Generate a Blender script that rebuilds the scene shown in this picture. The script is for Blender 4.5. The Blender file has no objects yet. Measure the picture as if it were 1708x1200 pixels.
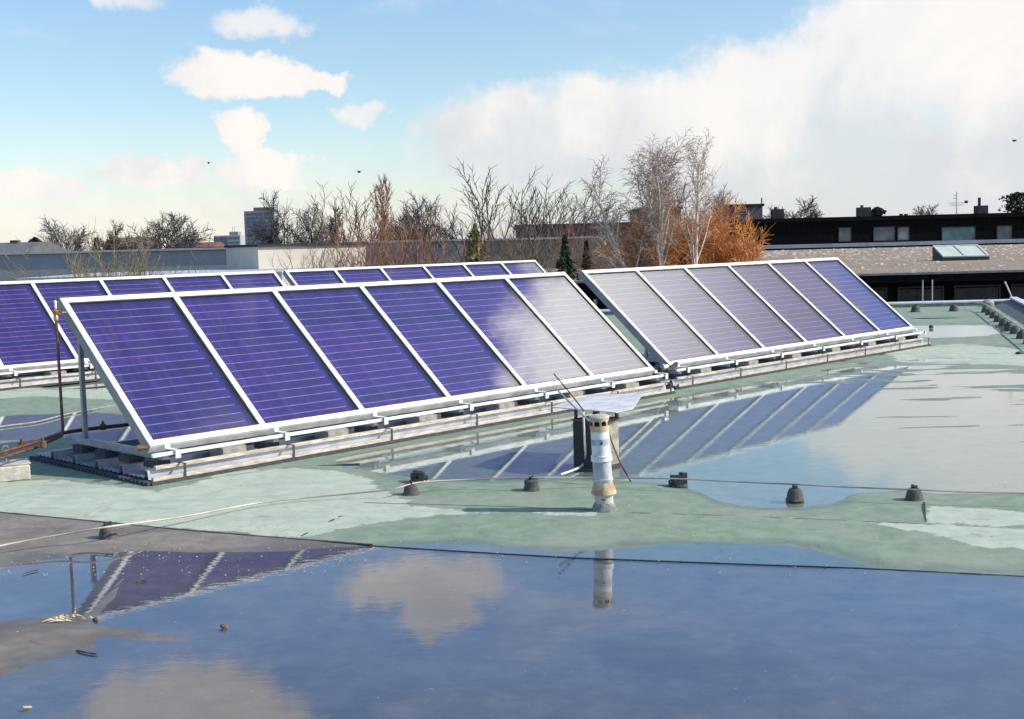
import bpy, bmesh, math, random
import numpy as np
from mathutils import Vector, Matrix, noise as mnoise
R = math.radians
SC = bpy.context.scene
COL = SC.collection

# ------------------------------------------------------------------ camera, sky, sun, exposure
F, TH, RO, CH = 2050.0, 0.0943, -0.0254, 2.2
def ray(x, y):
    X, Y = x - 854.0, y - 600.0
    cr, sr = math.cos(RO), math.sin(RO)
    X, Y = X * cr + Y * sr, -X * sr + Y * cr
    c, s = math.cos(TH), math.sin(TH)
    return Vector((X, F * c - Y * s, -F * s - Y * c))
def at(x, y, z=0.0):            # surveyed point at height z
    r = ray(x, y); t = (z - CH) / r.z
    return Vector((r.x * t, r.y * t, z))
def atY(x, y, Y):               # surveyed point at distance Y
    r = ray(x, y); t = Y / r.y
    return Vector((r.x * t, Y, CH + r.z * t))

cam = bpy.data.cameras.new('camera'); co = bpy.data.objects.new('camera', cam); COL.objects.link(co)
c_, s_, cr_, sr_ = math.cos(TH), math.sin(TH), math.cos(RO), math.sin(RO)
fw = Vector((0, c_, -s_)); up0 = Vector((0, s_, c_)); rt0 = Vector((1, 0, 0))
rt = rt0 * cr_ + up0 * sr_; up = up0 * cr_ - rt0 * sr_
m = Matrix((rt, up, -fw)).transposed().to_4x4(); m.translation = (0, 0, CH)
co.matrix_world = m
cam.sensor_width = 36; cam.lens = F / 1708 * 36; cam.clip_start = 0.1; cam.clip_end = 6000
SC.camera = co

SUN_EL, SUN_AZ = R(36), R(97)      # azimuth clockwise from +Y
sd = Vector((math.sin(SUN_AZ) * math.cos(SUN_EL), math.cos(SUN_AZ) * math.cos(SUN_EL), math.sin(SUN_EL)))
sl = bpy.data.lights.new('sun', 'SUN'); sl.energy = 4.6; sl.angle = R(0.5); sl.color = (1, .93, .82)
so = bpy.data.objects.new('sun', sl); COL.objects.link(so); so.rotation_euler = sd.to_track_quat('Z', 'Y').to_euler()
SC.view_settings.view_transform = 'Standard'; SC.view_settings.look = 'None'
SC.view_settings.gamma = 1; SC.view_settings.use_curve_mapping = False
SC.view_settings.exposure = 0.25

class NT:
    """tiny helper to write node graphs"""
    def __init__(s, tree): s.t = tree; s.n = tree.nodes; s.l = tree.links
    def node(s, typ, **kw):
        n = s.n.new(typ)
        for k, v in kw.items(): setattr(n, k, v)
        return n
    def put(s, sock, v):
        if hasattr(v, 'is_output') or isinstance(v, bpy.types.NodeSocket): s.l.new(v, sock)
        elif v is not None: sock.default_value = v
    def m(s, op, a, b=None, c=None, clamp=False):
        n = s.node('ShaderNodeMath', operation=op, use_clamp=clamp)
        s.put(n.inputs[0], a)
        if b is not None: s.put(n.inputs[1], b)
        if c is not None: s.put(n.inputs[2], c)
        return n.outputs[0]
    def vm(s, op, a, b=None):
        n = s.node('ShaderNodeVectorMath', operation=op); s.put(n.inputs[0], a)
        if b is not None: s.put(n.inputs[1], b)
        return n.outputs[0]
    def noise(s, vec, scale, detail=4, rough=.55, dist=0.0, out=0):
        n = s.node('ShaderNodeTexNoise'); s.put(n.inputs['Vector'], vec)
        n.inputs['Scale'].default_value = scale; n.inputs['Detail'].default_value = detail
        n.inputs['Roughness'].default_value = rough; n.inputs['Distortion'].default_value = dist
        return n.outputs[out]
    def mix(s, f, a, b):
        n = s.node('ShaderNodeMix', data_type='RGBA'); s.put(n.inputs[0], f)
        s.put(n.inputs[6], a if not isinstance(a, tuple) else (*a, 1)[:4]); s.put(n.inputs[7], b if not isinstance(b, tuple) else (*b, 1)[:4])
        return n.outputs[2]
    def ss(s, v, a, b):           # smoothstep
        n = s.node('ShaderNodeMapRange', interpolation_type='SMOOTHSTEP')
        s.put(n.inputs[0], v); n.inputs[1].default_value = a; n.inputs[2].default_value = b
        return n.outputs[0]

W = bpy.data.worlds.new('World'); SC.world = W; W.use_nodes = True
t = NT(W.node_tree); t.n.clear()
SKY = 0.15
sky = t.node('ShaderNodeTexSky', sky_type='NISHITA', sun_disc=False)
sky.sun_elevation = SUN_EL; sky.sun_rotation = SUN_AZ; sky.air_density = 1.0; sky.dust_density = 0.6; sky.ozone_density = 3.5
tc = t.node('ShaderNodeTexCoord'); d = tc.outputs['Generated']
sp = t.node('ShaderNodeSeparateXYZ'); t.put(sp.inputs[0], d)
az0 = t.m('MULTIPLY', t.m('ARCTAN2', sp.outputs[0], sp.outputs[1]), 57.2958)
el0 = t.m('MULTIPLY', t.m('ARCSINE', sp.outputs[2]), 57.2958)
nw = t.node('ShaderNodeSeparateXYZ'); t.put(nw.inputs[0], t.noise(d, 14, 3, .5, out=1))
nw2 = t.node('ShaderNodeSeparateXYZ'); t.put(nw2.inputs[0], t.noise(d, 45, 4, .6, out=1))
az = t.m('ADD', az0, t.m('ADD', t.m('MULTIPLY', t.m('SUBTRACT', nw.outputs[0], .5), 2.6), t.m('MULTIPLY', t.m('SUBTRACT', nw2.outputs[0], .5), 2.8)))
el = t.m('ADD', el0, t.m('ADD', t.m('MULTIPLY', t.m('SUBTRACT', nw.outputs[1], .5), 1.3), t.m('MULTIPLY', t.m('SUBTRACT', nw2.outputs[1], .5), 1.6)))
def blob(a, e, wa, we):
    x = t.m('DIVIDE', t.m('SUBTRACT', az, a), wa); y = t.m('DIVIDE', t.m('SUBTRACT', el, e), we)
    return t.m('SUBTRACT', 1.0, t.m('ADD', t.m('MULTIPLY', x, x), t.m('MULTIPLY', y, y)))
def union(L):
    q = L[0]
    for b in L[1:]: q = t.m('MAXIMUM', q, b)
    return q
crisp = union([blob(*b) for b in [
    (-12.6, 7.9, 3.0, 1.15), (-11.0, 7.5, 3.0, .95), (-8.9, 7.4, 1.7, .6), (-12.1, 5.1, 1.5, 1.35), (-11.1, 3.5, 2.9, 1.15), (-16.3, 3.5, 2.9, .85),
    (-20.9, 3.0, 2.6, .7), (-4.7, 15.7, 4.6, 1.6), (-4.0, 17.0, 2.6, 1.2), (-15.5, 21.0, 6.5, 3.2), (-12, 22.5, 4, 2.5), (-32, 9, 6, 3), (-30, 28, 9, 3),
    (42.0, 36.3, 10.0, 9.2), (50, 36, 12, 9)]])
faint = union([blob(*b) for b in [(-10.8, 10.0, 2.2, .9), (-16.8, 11.2, 2.3, 1.0), (-6.6, 6.0, 1.4, .8), (-21, 1.6, 3.5, .8)]])
bank = union([blob(*b) for b in [
    (0.5, 4.6, 5.2, 2.9), (6, 5.0, 8, 2.9), (13, 5.6, 8, 3.4), (17, 8.0, 5, 3.9), (23, 8.5, 8.5, 5.6), (32, 12, 10, 9), (46, 16, 12, 9), (60, 14, 18, 9), (18, 2.5, 16, 2.6)]])
cn = t.noise(d, 30, 6, .62)
mc = t.ss(t.m('ADD', crisp, t.m('MULTIPLY', t.m('SUBTRACT', cn, .5), .9)), 0.0, .6)
mb = t.m('MULTIPLY', t.ss(t.m('ADD', bank, t.m('MULTIPLY', t.m('SUBTRACT', cn, .5), 1.0)), -.05, .62), t.m('ADD', .84, t.m('MULTIPLY', t.ss(t.noise(d, 6, 5, .65, .6), .36, .58), .16)))
mf = t.m('MULTIPLY', t.ss(t.m('ADD', faint, t.m('MULTIPLY', t.m('SUBTRACT', cn, .5), 1.0)), 0.0, .9), .75)
# thin veils and low haze
cm = t.node('ShaderNodeMapping'); t.put(cm.inputs[0], d); cm.inputs['Scale'].default_value = (1, 1, 3.2)
veil = t.m('MULTIPLY', t.ss(t.noise(cm.outputs[0], 5, 6, .6, .4), .5, .8), .42)
hz = t.m('MULTIPLY', t.ss(el0, 6.5, -1.0), .78)
mk = t.m('MAXIMUM', t.m('MAXIMUM', mf, t.m('MAXIMUM', mc, mb)), t.m('MAXIMUM', veil, hz))
mk = t.m('MULTIPLY', mk, .97)
# cloud body tone: bright heads, grey-lilac undersides
shade = t.ss(t.m('ADD', t.m('MULTIPLY', t.ss(az0, 0, -8), .10), t.m('ADD', t.noise(d, 9, 5, .6, .3), t.m('MULTIPLY', t.m('SUBTRACT', el0, 4.5), t.m('MULTIPLY', t.ss(az0, -4, 10), .045)))), .34, .66)
ctone = t.mix(shade, (4.1, 4.25, 4.5), (5.75, 5.4, 5.1))
hi = t.m('MULTIPLY', t.ss(el0, 30, 43), t.ss(az0, 20, 34))      # thick sunlit cloud mass nearer the sun
cbr = t.node('ShaderNodeVectorMath', operation='SCALE'); t.put(cbr.inputs[0], t.mix(t.m('MULTIPLY', t.ss(el0, 20, 28), t.ss(az0, 20, 34)), ctone, (5.3, 5.3, 4.0))); t.put(cbr.inputs[3], t.m('ADD', 1.0, t.m('MULTIPLY', hi, 4.4)))
skt = t.node('ShaderNodeMix', data_type='RGBA', blend_type='MULTIPLY'); skt.inputs[0].default_value = 1
t.put(skt.inputs[6], sky.outputs[0]); skt.inputs[7].default_value = (1.05, 1.03, .96, 1)
deep = t.mix(t.ss(el0, 9, 19), (1, 1, 1), (.85, 1.18, 1.55))     # the clear sky deepens to a stronger blue overhead
skd = t.node('ShaderNodeMix', data_type='RGBA', blend_type='MULTIPLY'); skd.inputs[0].default_value = 1
t.put(skd.inputs[6], skt.outputs[2]); t.put(skd.inputs[7], deep)
fin = t.mix(mk, skd.outputs[2], cbr.outputs[0])
bg = t.node('ShaderNodeBackground'); t.put(bg.inputs[0], fin); bg.inputs[1].default_value = SKY
wo = t.node('ShaderNodeOutputWorld'); t.put(wo.inputs[0], bg.outputs[0])

# ------------------------------------------------------------------ materials
MATS = {}
def mat(name, c1, c2=None, scale=8, rough=.7, metal=0, bump=0, bscale=None, spec=.5, detail=5, lo=.35, hi_=.65, stretch=None, coat=0):
    if name in MATS: return MATS[name]
    mt = bpy.data.materials.new(name); mt.use_nodes = True; MATS[name] = mt
    q = NT(mt.node_tree); b = q.n['Principled BSDF']
    b.inputs['Roughness'].default_value = rough; b.inputs['Metallic'].default_value = metal
    b.inputs['Specular IOR Level'].default_value = spec; b.inputs['Coat Weight'].default_value = coat
    v = q.node('ShaderNodeTexCoord').outputs['Object']
    if stretch:
        mp = q.node('ShaderNodeMapping'); q.put(mp.inputs[0], v); mp.inputs['Scale'].default_value = stretch; v = mp.outputs[0]
    if c2 is None: c2 = tuple(x * .8 for x in c1)
    q.put(b.inputs['Base Color'], q.mix(q.ss(q.noise(v, scale, detail, .6), lo, hi_), c1, c2))
    if bump:
        bn = q.node('ShaderNodeBump'); bn.inputs['Strength'].default_value = bump; bn.inputs['Distance'].default_value = .02
        q.put(bn.inputs['Height'], q.noise(v, bscale or scale * 4, 5, .6)); q.put(b.inputs['Normal'], bn.outputs[0])
    return mt

M_white = mat('white_aluminium', (.78, .75, .68), (.56, .53, .46), 5, .42, 0, .05)
M_alu = mat('dull_aluminium', (.50, .49, .46), (.34, .34, .33), 6, .4, .35, .08)
M_case = mat('grey_casing', (.31, .31, .30), (.24, .24, .235), 3, .5, .2)
M_rail = mat('pale_rail', (.62, .53, .41), (.36, .30, .23), 7, .5, .1, .15, stretch=(1, 6, 6))
M_galv = mat('galvanised_steel', (.42, .43, .45), (.30, .31, .33), 14, .45, .5, .1)
M_gasket = mat('black_gasket', (.012, .012, .014), (.02, .02, .02), 10, .6)
M_rubber = mat('rubber_mat', (.035, .037, .045), (.07, .07, .08), 20, .85, 0, .5)
M_block = mat('dark_support', (.03, .03, .032), (.06, .055, .05), 12, .8, 0, .4)
M_sheet = mat('zinc_sheet', (.46, .46, .46), (.33, .33, .34), 4, .4, .4, .1)
M_holder = mat('weathered_plastic', (.055, .048, .042), (.11, .095, .08), 25, .8, 0, .5)
M_concrete = mat('concrete', (.42, .39, .33), (.27, .25, .20), 12, .9, 0, .5)
M_cream = mat('cream_concrete', (.60, .55, .45), (.45, .40, .32), 10, .9, 0, .4)
M_copper = mat('brown_copper', (.10, .045, .028), (.20, .09, .05), 18, .5, .5, .2)
M_brass = mat('brass', (.62, .38, .12), (.4, .22, .08), 20, .35, .8)
M_cable = mat('alu_cable', (.50, .42, .32), (.30, .25, .20), 4, .55, .2)
M_pipe_w = mat('white_pipe', (.78, .76, .72), (.50, .47, .41), 16, .6, 0, .15, stretch=(1, 1, .25), lo=.45, hi_=.75)
M_pipe_g = mat('grey_pipe', (.50, .50, .52), (.34, .34, .35), 16, .6, 0, .15, stretch=(1, 1, .3))
M_pipe_y = mat('yellowed_pipe', (.62, .48, .26), (.44, .32, .16), 14, .6, 0, .2)
M_dirtyc = mat('stained_collar', (.62, .46, .28), (.34, .20, .11), 11, .7, 0, .3)
M_mortar = mat('mortar', (.34, .33, .29), (.18, .17, .15), 18, .95, 0, .8)
M_black = mat('matt_black', (.012, .012, .013), (.02, .02, .02), 6, .8)
M_tar = mat('tar', (.02, .018, .016), (.04, .035, .03), 30, .7)
M_hoodl = mat('duct_metal', (.40, .36, .26), (.20, .18, .14), 7, .7, 0, .2)
M_plate = mat('sheet_metal_plate', (.62, .60, .56), (.44, .42, .38), 5, .6, .0, .15)
M_coping = mat('coping_metal', (.58, .58, .56), (.46, .46, .45), 3, .5, .1)
M_rust = mat('rusty_stone', (.20, .10, .06), (.12, .07, .05), 30, .9, 0, .6)
M_leaf = mat('dry_leaf', (.62, .52, .33), (.42, .33, .2), 30, .9, 0, .4)
M_twig = mat('dark_twig', (.05, .035, .03), (.09, .07, .05), 30, .9)

# ------------------------------------------------------------------ mesh helpers
class MB:
    def __init__(s): s.v = []; s.f = []; s.mi = []
    def add(s, vs, fs, mi=0):
        o = len(s.v); s.v += [tuple(p) for p in vs]; s.f += [tuple(i + o for i in f) for f in fs]; s.mi += [mi] * len(fs)
    def box(s, x0, x1, y0, y1, z0, z1, mi=0, tf=None):
        vs = [(x, y, z) for z in (z0, z1) for y in (y0, y1) for x in (x0, x1)]
        if tf: vs = [tf(*p) for p in vs]
        s.add(vs, [(0, 2, 3, 1), (4, 5, 7, 6), (0, 1, 5, 4), (2, 6, 7, 3), (0, 4, 6, 2), (1, 3, 7, 5)], mi)
    def tube(s, pts, rad, n=8, caps=True, mi=0):
        pts = [Vector(p) for p in pts]; k = len(pts)
        rr = rad if isinstance(rad, (list, tuple)) else [rad] * k
        o = len(s.v); ref = None
        for i, p in enumerate(pts):
            d = (pts[min(i + 1, k - 1)] - pts[max(i - 1, 0)])
            if d.length < 1e-9: d = Vector((0, 0, 1))
            d.normalize()
            if ref is None: ref = Vector((0, 0, 1)) if abs(d.z) < .9 else Vector((1, 0, 0))
            a = d.cross(ref).normalized(); b = d.cross(a); ref = -b if False else ref
            if abs(d.dot(ref)) > .97: ref = Vector((1, 0, 0)) if abs(d.x) < .9 else Vector((0, 1, 0)); a = d.cross(ref).normalized(); b = d.cross(a)
            for j in range(n):
                th = 2 * math.pi * j / n; s.v.append(tuple(p + (a * math.cos(th) + b * math.sin(th)) * rr[i]))
        for i in range(k - 1):
            for j in range(n):
                j2 = (j + 1) % n; s.f.append((o + i * n + j, o + i * n + j2, o + (i + 1) * n + j2, o + (i + 1) * n + j)); s.mi.append(mi)
        if caps:
            s.f.append(tuple(o + j for j in range(n))[::-1]); s.f.append(tuple(o + (k - 1) * n + j for j in range(n))); s.mi += [mi, mi]
    def lathe(s, prof, n=32, mi=0, cap=True, c=(0, 0, 0)):
        o = len(s.v); k = len(prof)
        for r, z in prof:
            for j in range(n):
                th = 2 * math.pi * j / n; s.v.append((c[0] + r * math.cos(th), c[1] + r * math.sin(th), c[2] + z))
        for i in range(k - 1):
            for j in range(n):
                j2 = (j + 1) % n; s.f.append((o + i * n + j, o + i * n + j2, o + (i + 1) * n + j2, o + (i + 1) * n + j)); s.mi.append(mi)
        if cap:
            s.f.append(tuple(o + j for j in range(n))[::-1]); s.f.append(tuple(o + (k - 1) * n + j for j in range(n))); s.mi += [mi, mi]
    def mesh(s, name, mats, smooth=False):
        me = bpy.data.meshes.new(name); me.from_pydata(s.v, [], s.f)
        for q in (mats if isinstance(mats, (list, tuple)) else [mats]): me.materials.append(q)
        if any(s.mi): me.polygons.foreach_set('material_index', s.mi)
        if smooth:
            me.polygons.foreach_set('use_smooth', [True] * len(me.polygons))
            try: me.set_sharp_from_angle(angle=R(40))
            except Exception: pass
        me.update(); return me
    def build(s, name, mats, parent=None, smooth=False, bevel=0, loc=None):
        o = bpy.data.objects.new(name, s.mesh(name, mats, smooth)); COL.objects.link(o)
        if parent is not None: o.parent = parent
        if loc is not None: o.location = loc
        if bevel:
            b = o.modifiers.new('bevel', 'BEVEL'); b.width = bevel; b.segments = 1; b.limit_method = 'ANGLE'
        return o
def tag(o, label=None, cat=None, group=None, kind=None):
    for k, v in (('label', label), ('category', cat), ('group', group), ('kind', kind)):
        if v: o[k] = v
    return o
def thing(name, label, cat, loc=(0, 0, 0), rz=0, group=None):
    o = bpy.data.objects.new(name, None); COL.objects.link(o); o.location = loc; o.rotation_euler = (0, 0, rz); o.empty_display_size = .2
    return tag(o, label, cat, group)
def copy_tree(o, parent=None):
    c = o.copy(); COL.objects.link(c)
    if parent is not None: c.parent = parent
    for ch in [x for x in KIDS.get(o.name, [])]: copy_tree(ch, c)
    return c
KIDS = {}
def index_kids():
    KIDS.clear()
    for o in bpy.data.objects:
        if o.parent: KIDS.setdefault(o.parent.name, []).append(o)

# ------------------------------------------------------------------ roof with basins, and the water standing in them
def P(*pts): return np.array([tuple(at(x, y))[:2] for x, y in pts])
# puddle outlines on the roof
PUD = {
 'near': P((-260,962),(-60,950),(20,945),(70,936),(140,927),(240,918),(340,922),(470,921),(560,913),(640,911),(740,905),(830,910),(930,921),(1010,918),(1100,910),(1200,906),(1300,911),(1370,922),(1430,942),(1480,952),(1580,958),(1720,964),(1900,975),(2100,1010),(2300,1500),(-400,1500),(-600,1200)),
 'middle': P((560,776),(640,790),(690,797),(760,803),(860,801),(960,797),(1050,803),(1120,808),(1170,822),(1205,838),(1250,845),(1330,847),(1385,840),(1425,825),(1500,817),(1570,824),(1720,824),(1900,826),(1900,640),(1720,622),(1600,616),(1525,610),(1440,606),(1330,630),(1200,650),(1100,668),(990,690),(880,706),(760,730),(640,750),(560,764)),
 'far': P((1490,545),(1600,543),(1680,545),(1690,552),(1650,560),(1560,564),(1480,566)),
 'back': P((-300,700),(0,694),(80,690),(150,684),(190,690),(300,700),(430,712),(480,735),(330,756),(240,748),(200,738),(130,728),(60,733),(0,738),(-200,745)),
 'rear': P((60,640),(240,636),(400,640),(420,655),(200,652),(60,650)),
}
ISL = [P((-300,1045),(0,1036),(60,1030),(110,1021),(150,1028),(165,1043),(250,1054),(325,1066),(340,1072),(250,1070),(190,1063),(160,1063),(155,1083),(110,1096),(60,1108),(20,1124),(-80,1160),(-400,1190)),
              P((140,1028),(160,1010),(184,985),(200,962),(212,964),(196,990),(172,1020),(158,1035))]
def sdist(px, py, poly):        # signed distance, positive inside
    n = len(poly); d2 = np.full(px.shape, 1e18); ins = np.zeros(px.shape, bool)
    for i in range(n):
        ax, ay = poly[i]; bx, by = poly[(i + 1) % n]
        ex, ey = bx - ax, by - ay; wx, wy = px - ax, py - ay
        q = np.clip((wx * ex + wy * ey) / (ex * ex + ey * ey + 1e-12), 0, 1)
        d2 = np.minimum(d2, (wx - ex * q) ** 2 + (wy - ey * q) ** 2)
        c = ((ay <= py) & (by > py)) | ((by <= py) & (ay > py))
        with np.errstate(divide='ignore', invalid='ignore'):
            xi = ax + (py - ay) / (by - ay + 1e-15) * ex
        ins ^= c & (px < xi)
    return np.sqrt(d2) * np.where(ins, 1, -1)
_r = np.random.RandomState(5); LAT = _r.rand(256, 256)
def vnoise(x, y):
    xi = np.floor(x).astype(int); yi = np.floor(y).astype(int); fx = x - xi; fy = y - yi
    fx = fx * fx * (3 - 2 * fx); fy = fy * fy * (3 - 2 * fy)
    g = lambda a, b: LAT[a % 256, b % 256]
    return (g(xi, yi) * (1 - fx) + g(xi + 1, yi) * fx) * (1 - fy) + (g(xi, yi + 1) * (1 - fx) + g(xi + 1, yi + 1) * fx) * fy - .5
def fbm(x, y, o=4):
    s = 0; a = 1
    for i in range(o): s = s + a * vnoise(x * 2 ** i + 17 * i, y * 2 ** i + 31 * i); a *= .5
    return s
def edge_x(y): return 13.07 + .30 * (y - 33.75)     # right-hand edge of the roof
ys = [-8, -6, -4, -2, 0, 1, 2, 3]; y = 3.6
while y < 36.4: ys.append(y); y *= 1.0052
ys.append(36.45); ys = np.array(ys)
xs = np.concatenate([np.arange(-30, -12, .25), np.arange(-12, -6, .07), np.arange(-6, 7, .032), np.arange(7, 16.2, .06)])
GX, GY = np.meshgrid(xs, ys)
n1 = fbm(GX * 1.3, GY * 1.3); n2 = fbm(GX * 5, GY * 5 + 9); n3 = fbm(GX * .55 + 40, GY * 3.4)   # n3: streaks
S = None
sd_near = sdist(GX, GY, PUD['near']) ; sd_mid = sdist(GX, GY, PUD['middle'])
isl = np.maximum.reduce([sdist(GX, GY, q) for q in ISL])
sd_near = np.minimum(sd_near, -isl)
cable_side = np.clip((GX - 3.2) / 2.5, 0, 1) * np.clip((GY - 11.8) / 3, 0, 1)
sd_mid2 = np.minimum(sd_mid, .22) - cable_side * (n3 * 1.5 + .10)
sd_far = sdist(GX, GY, PUD['far']) + n3 * .35
sd_back = sdist(GX, GY, PUD['back']) - np.abs(n1) * .25; sd_rear = sdist(GX, GY, PUD['rear']) + n3 * .3
# loose shallow streaks in the far field
far_streak = np.where((GX > 5) & (GY > 17), n3 * 1.0 - .42, -9) * 1.0
S = np.maximum.reduce([sd_near + n2 * .05 + n1 * .04, sd_mid2 + n2 * .06, sd_far, sd_back + n2 * .04, sd_rear, far_streak])
SEAM = np.array([tuple(at(x, y))[:2] for x, y in [(-700,800),(0,857),(150,871),(300,886),(460,899),(620,911),(800,922),(960,931),(1200,940),(1430,948),(1708,962),(2400,1000)]])
seam_y = np.interp(GX, SEAM[:, 0], SEAM[:, 1])
Z = -np.clip(S * .055, -.011, .014) + n2 * .0015
# the green sheets lap over the old grey felt: a 6 mm step at the seam
dry = np.maximum.reduce([sdist(GX, GY, q) for q in [
    P((-400,800),(0,806),(90,803),(190,815),(260,822),(330,808),(370,790),(430,784),(500,782),(580,790),(610,800),(650,822),(690,846),(760,851),(880,855),(985,858),(980,861),(850,860),(760,862),(690,868),(600,880),(520,900),(440,897),(300,886),(150,871),(0,857),(-300,835)),
    P((1545,846),(1620,849),(1720,856),(1900,862),(1900,880),(1720,881),(1546,874)),
    P((1440,873),(1530,877),(1720,884),(1900,890),(1900,925),(1720,922),(1620,908),(1560,892)),
    P((-300,655),(0,650),(80,646),(160,640),(260,640),(330,660),(180,668),(60,662),(-300,690)),
    P((1470,585),(1600,575),(1720,585),(1720,612),(1600,608),(1500,605))]])
DRY = np.clip(.5 + (dry + n1 * .12) * 3.5, 0, 1)
GREY = np.clip(.5 + (seam_y - GY) * 60, 0, 1)
WET = np.clip(1 + S * 2.2 + n1 * .5, 0, 1)
ny, nx = GX.shape
idx = np.arange(ny * nx).reshape(ny, nx)
fq = np.stack([idx[:-1, :-1], idx[:-1, 1:], idx[1:, 1:], idx[1:, :-1]], -1)
keep = (GX[:-1, :-1] < edge_x(GY[:-1, :-1]) + .4)
fq = fq[keep]
me = bpy.data.meshes.new('roof_deck')
me.vertices.add(ny * nx); me.vertices.foreach_set('co', np.stack([GX, GY, Z], -1).astype(np.float32).ravel())
me.loops.add(fq.size); me.polygons.add(len(fq))
me.loops.foreach_set('vertex_index', fq.ravel().astype(np.int32))
me.polygons.foreach_set('loop_start', (np.arange(len(fq)) * 4).astype(np.int32))
me.polygons.foreach_set('use_smooth', np.ones(len(fq), bool))
me.update(); me.validate()
ca = me.color_attributes.new('felt', 'FLOAT_COLOR', 'POINT')
ca.data.foreach_set('color', np.stack([DRY, GREY, WET, np.ones_like(DRY)], -1).astype(np.float32).ravel())
roof = bpy.data.objects.new('roof_deck', me); COL.objects.link(roof); tag(roof, kind='structure')
mt = bpy.data.materials.new('roofing_felt'); mt.use_nodes = True; me.materials.append(mt)
q = NT(mt.node_tree); b = q.n['Principled BSDF']
v = q.node('ShaderNodeTexCoord').outputs['Object']
at_ = q.node('ShaderNodeAttribute', attribute_name='felt'); s3 = q.node('ShaderNodeSeparateColor'); q.put(s3.inputs[0], at_.outputs['Color'])
fine = q.noise(v, 60, 3, .7); med = q.noise(v, 6, 6, .62, .3)
mp = q.node('ShaderNodeMapping'); q.put(mp.inputs[0], v); mp.inputs['Scale'].default_value = (.7, 3.0, 1); stre = q.noise(mp.outputs[0], 1.6, 6, .65, .5)
big = q.noise(v, .9, 4, .6)
damp = q.mix(q.ss(med, .35, .68), (.15, .205, .13), (.215, .265, .175))
damp = q.mix(q.m('MULTIPLY', q.ss(stre, .5, .75), .6), damp, (.24, .27, .20))
dryc = q.mix(q.ss(med, .3, .7), (.335, .375, .27), (.425, .455, .335))
dryc = q.mix(q.m('MULTIPLY', q.ss(stre, .5, .68), .6), dryc, (.27, .30, .235))
damp = q.mix(q.m('MULTIPLY', q.ss(big, .48, .66), .55), damp, (.25, .26, .19))
dm = q.ss(q.m('ADD', s3.outputs[0], q.m('MULTIPLY', q.m('SUBTRACT', med, .5), .9)), .42, .56)
green = q.mix(dm, damp, dryc)
rim = q.m('SUBTRACT', 1.0, q.m('ABSOLUTE', q.m('SUBTRACT', q.m('MULTIPLY', dm, 2.0), 1.0)))
green = q.mix(q.m('MULTIPLY', rim, .55), green, (.12, .145, .10))
grey = q.mix(q.ss(med, .35, .65), (.165, .138, .108), (.225, .19, .15))
grey = q.mix(q.m('MULTIPLY', q.ss(stre, .48, .7), .6), grey, (.12, .11, .105))
grey = q.mix(q.m('MULTIPLY', q.ss(big, .45, .62), .55), grey, (.075, .066, .056))
colr = q.mix(q.ss(s3.outputs[1], .35, .65), green, grey)
colr = q.mix(q.m('MULTIPLY', q.ss(fine, .30, .22), .8), colr, (.06, .06, .05))
spk = q.noise(v, 21, 2, .6); colr = q.mix(q.m('MULTIPLY', q.ss(spk, .735, .77), .85), colr, (.5, .5, .44))
spd = q.noise(v, 13, 3, .7); colr = q.mix(q.m('MULTIPLY', q.ss(spd, .30, .26), .7), colr, (.05, .05, .045))
wet = q.ss(q.m('ADD', s3.outputs[2], q.m('MULTIPLY', q.m('SUBTRACT', med, .5), .7)), .55, 1.0)
shore = q.m('MULTIPLY', q.m('MULTIPLY', q.ss(s3.outputs[2], .72, .97), q.ss(s3.outputs[2], 1.0, .97)), q.ss(med, .42, .6))
colr = q.mix(q.m('MULTIPLY', shore, .7), colr, (.17, .15, .11))       # silt left along the shores
mud = q.noise(v, 2.3, 6, .7, 1.2)
colr = q.mix(q.m('MULTIPLY', q.ss(mud, .56, .70), .42), colr, (.13, .115, .085))
wc = q.node('ShaderNodeMix', data_type='RGBA', blend_type='MULTIPLY'); q.put(wc.inputs[0], q.m('MULTIPLY', wet, .55)); q.put(wc.inputs[6], colr); wc.inputs[7].default_value = (.66, .68, .68, 1)
q.put(b.inputs['Base Color'], wc.outputs[2])
q.put(b.inputs['Roughness'], q.m('SUBTRACT', .88, q.m('MULTIPLY', wet, .42)))
bn = q.node('ShaderNodeBump'); bn.inputs['Strength'].default_value = .5; bn.inputs['Distance'].default_value = .008
q.put(bn.inputs['Height'], q.m('ADD', q.m('MULTIPLY', fine, .5), med)); q.put(b.inputs['Normal'], bn.outputs[0])

# water: a flat sheet per puddle at z = 0, its shore is where the felt rises through it
mw = bpy.data.materials.new('rain_water'); mw.use_nodes = True
q = NT(mw.node_tree); q.n.clear()
v = q.node('ShaderNodeTexCoord').outputs['Object']
bn = q.node('ShaderNodeBump'); bn.inputs['Strength'].default_value = .03; bn.inputs['Distance'].default_value = .01
mp = q.node('ShaderNodeMapping'); q.put(mp.inputs[0], v); mp.inputs['Scale'].default_value = (1, 2.2, 1)
q.put(bn.inputs['Height'], q.noise(mp.outputs[0], 7, 3, .5))
fr = q.node('ShaderNodeFresnel'); fr.inputs[0].default_value = 1.6; q.put(fr.inputs[1], bn.outputs[0])
gl = q.node('ShaderNodeBsdfGlossy'); gl.inputs['Roughness'].default_value = .012; gl.inputs[0].default_value = (1, 1, 1, 1); q.put(gl.inputs['Normal'], bn.outputs[0])
tr = q.node('ShaderNodeBsdfTransparent'); tr.inputs[0].default_value = (.72, .73, .76, 1)
geo = q.node('ShaderNodeNewGeometry')
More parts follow.
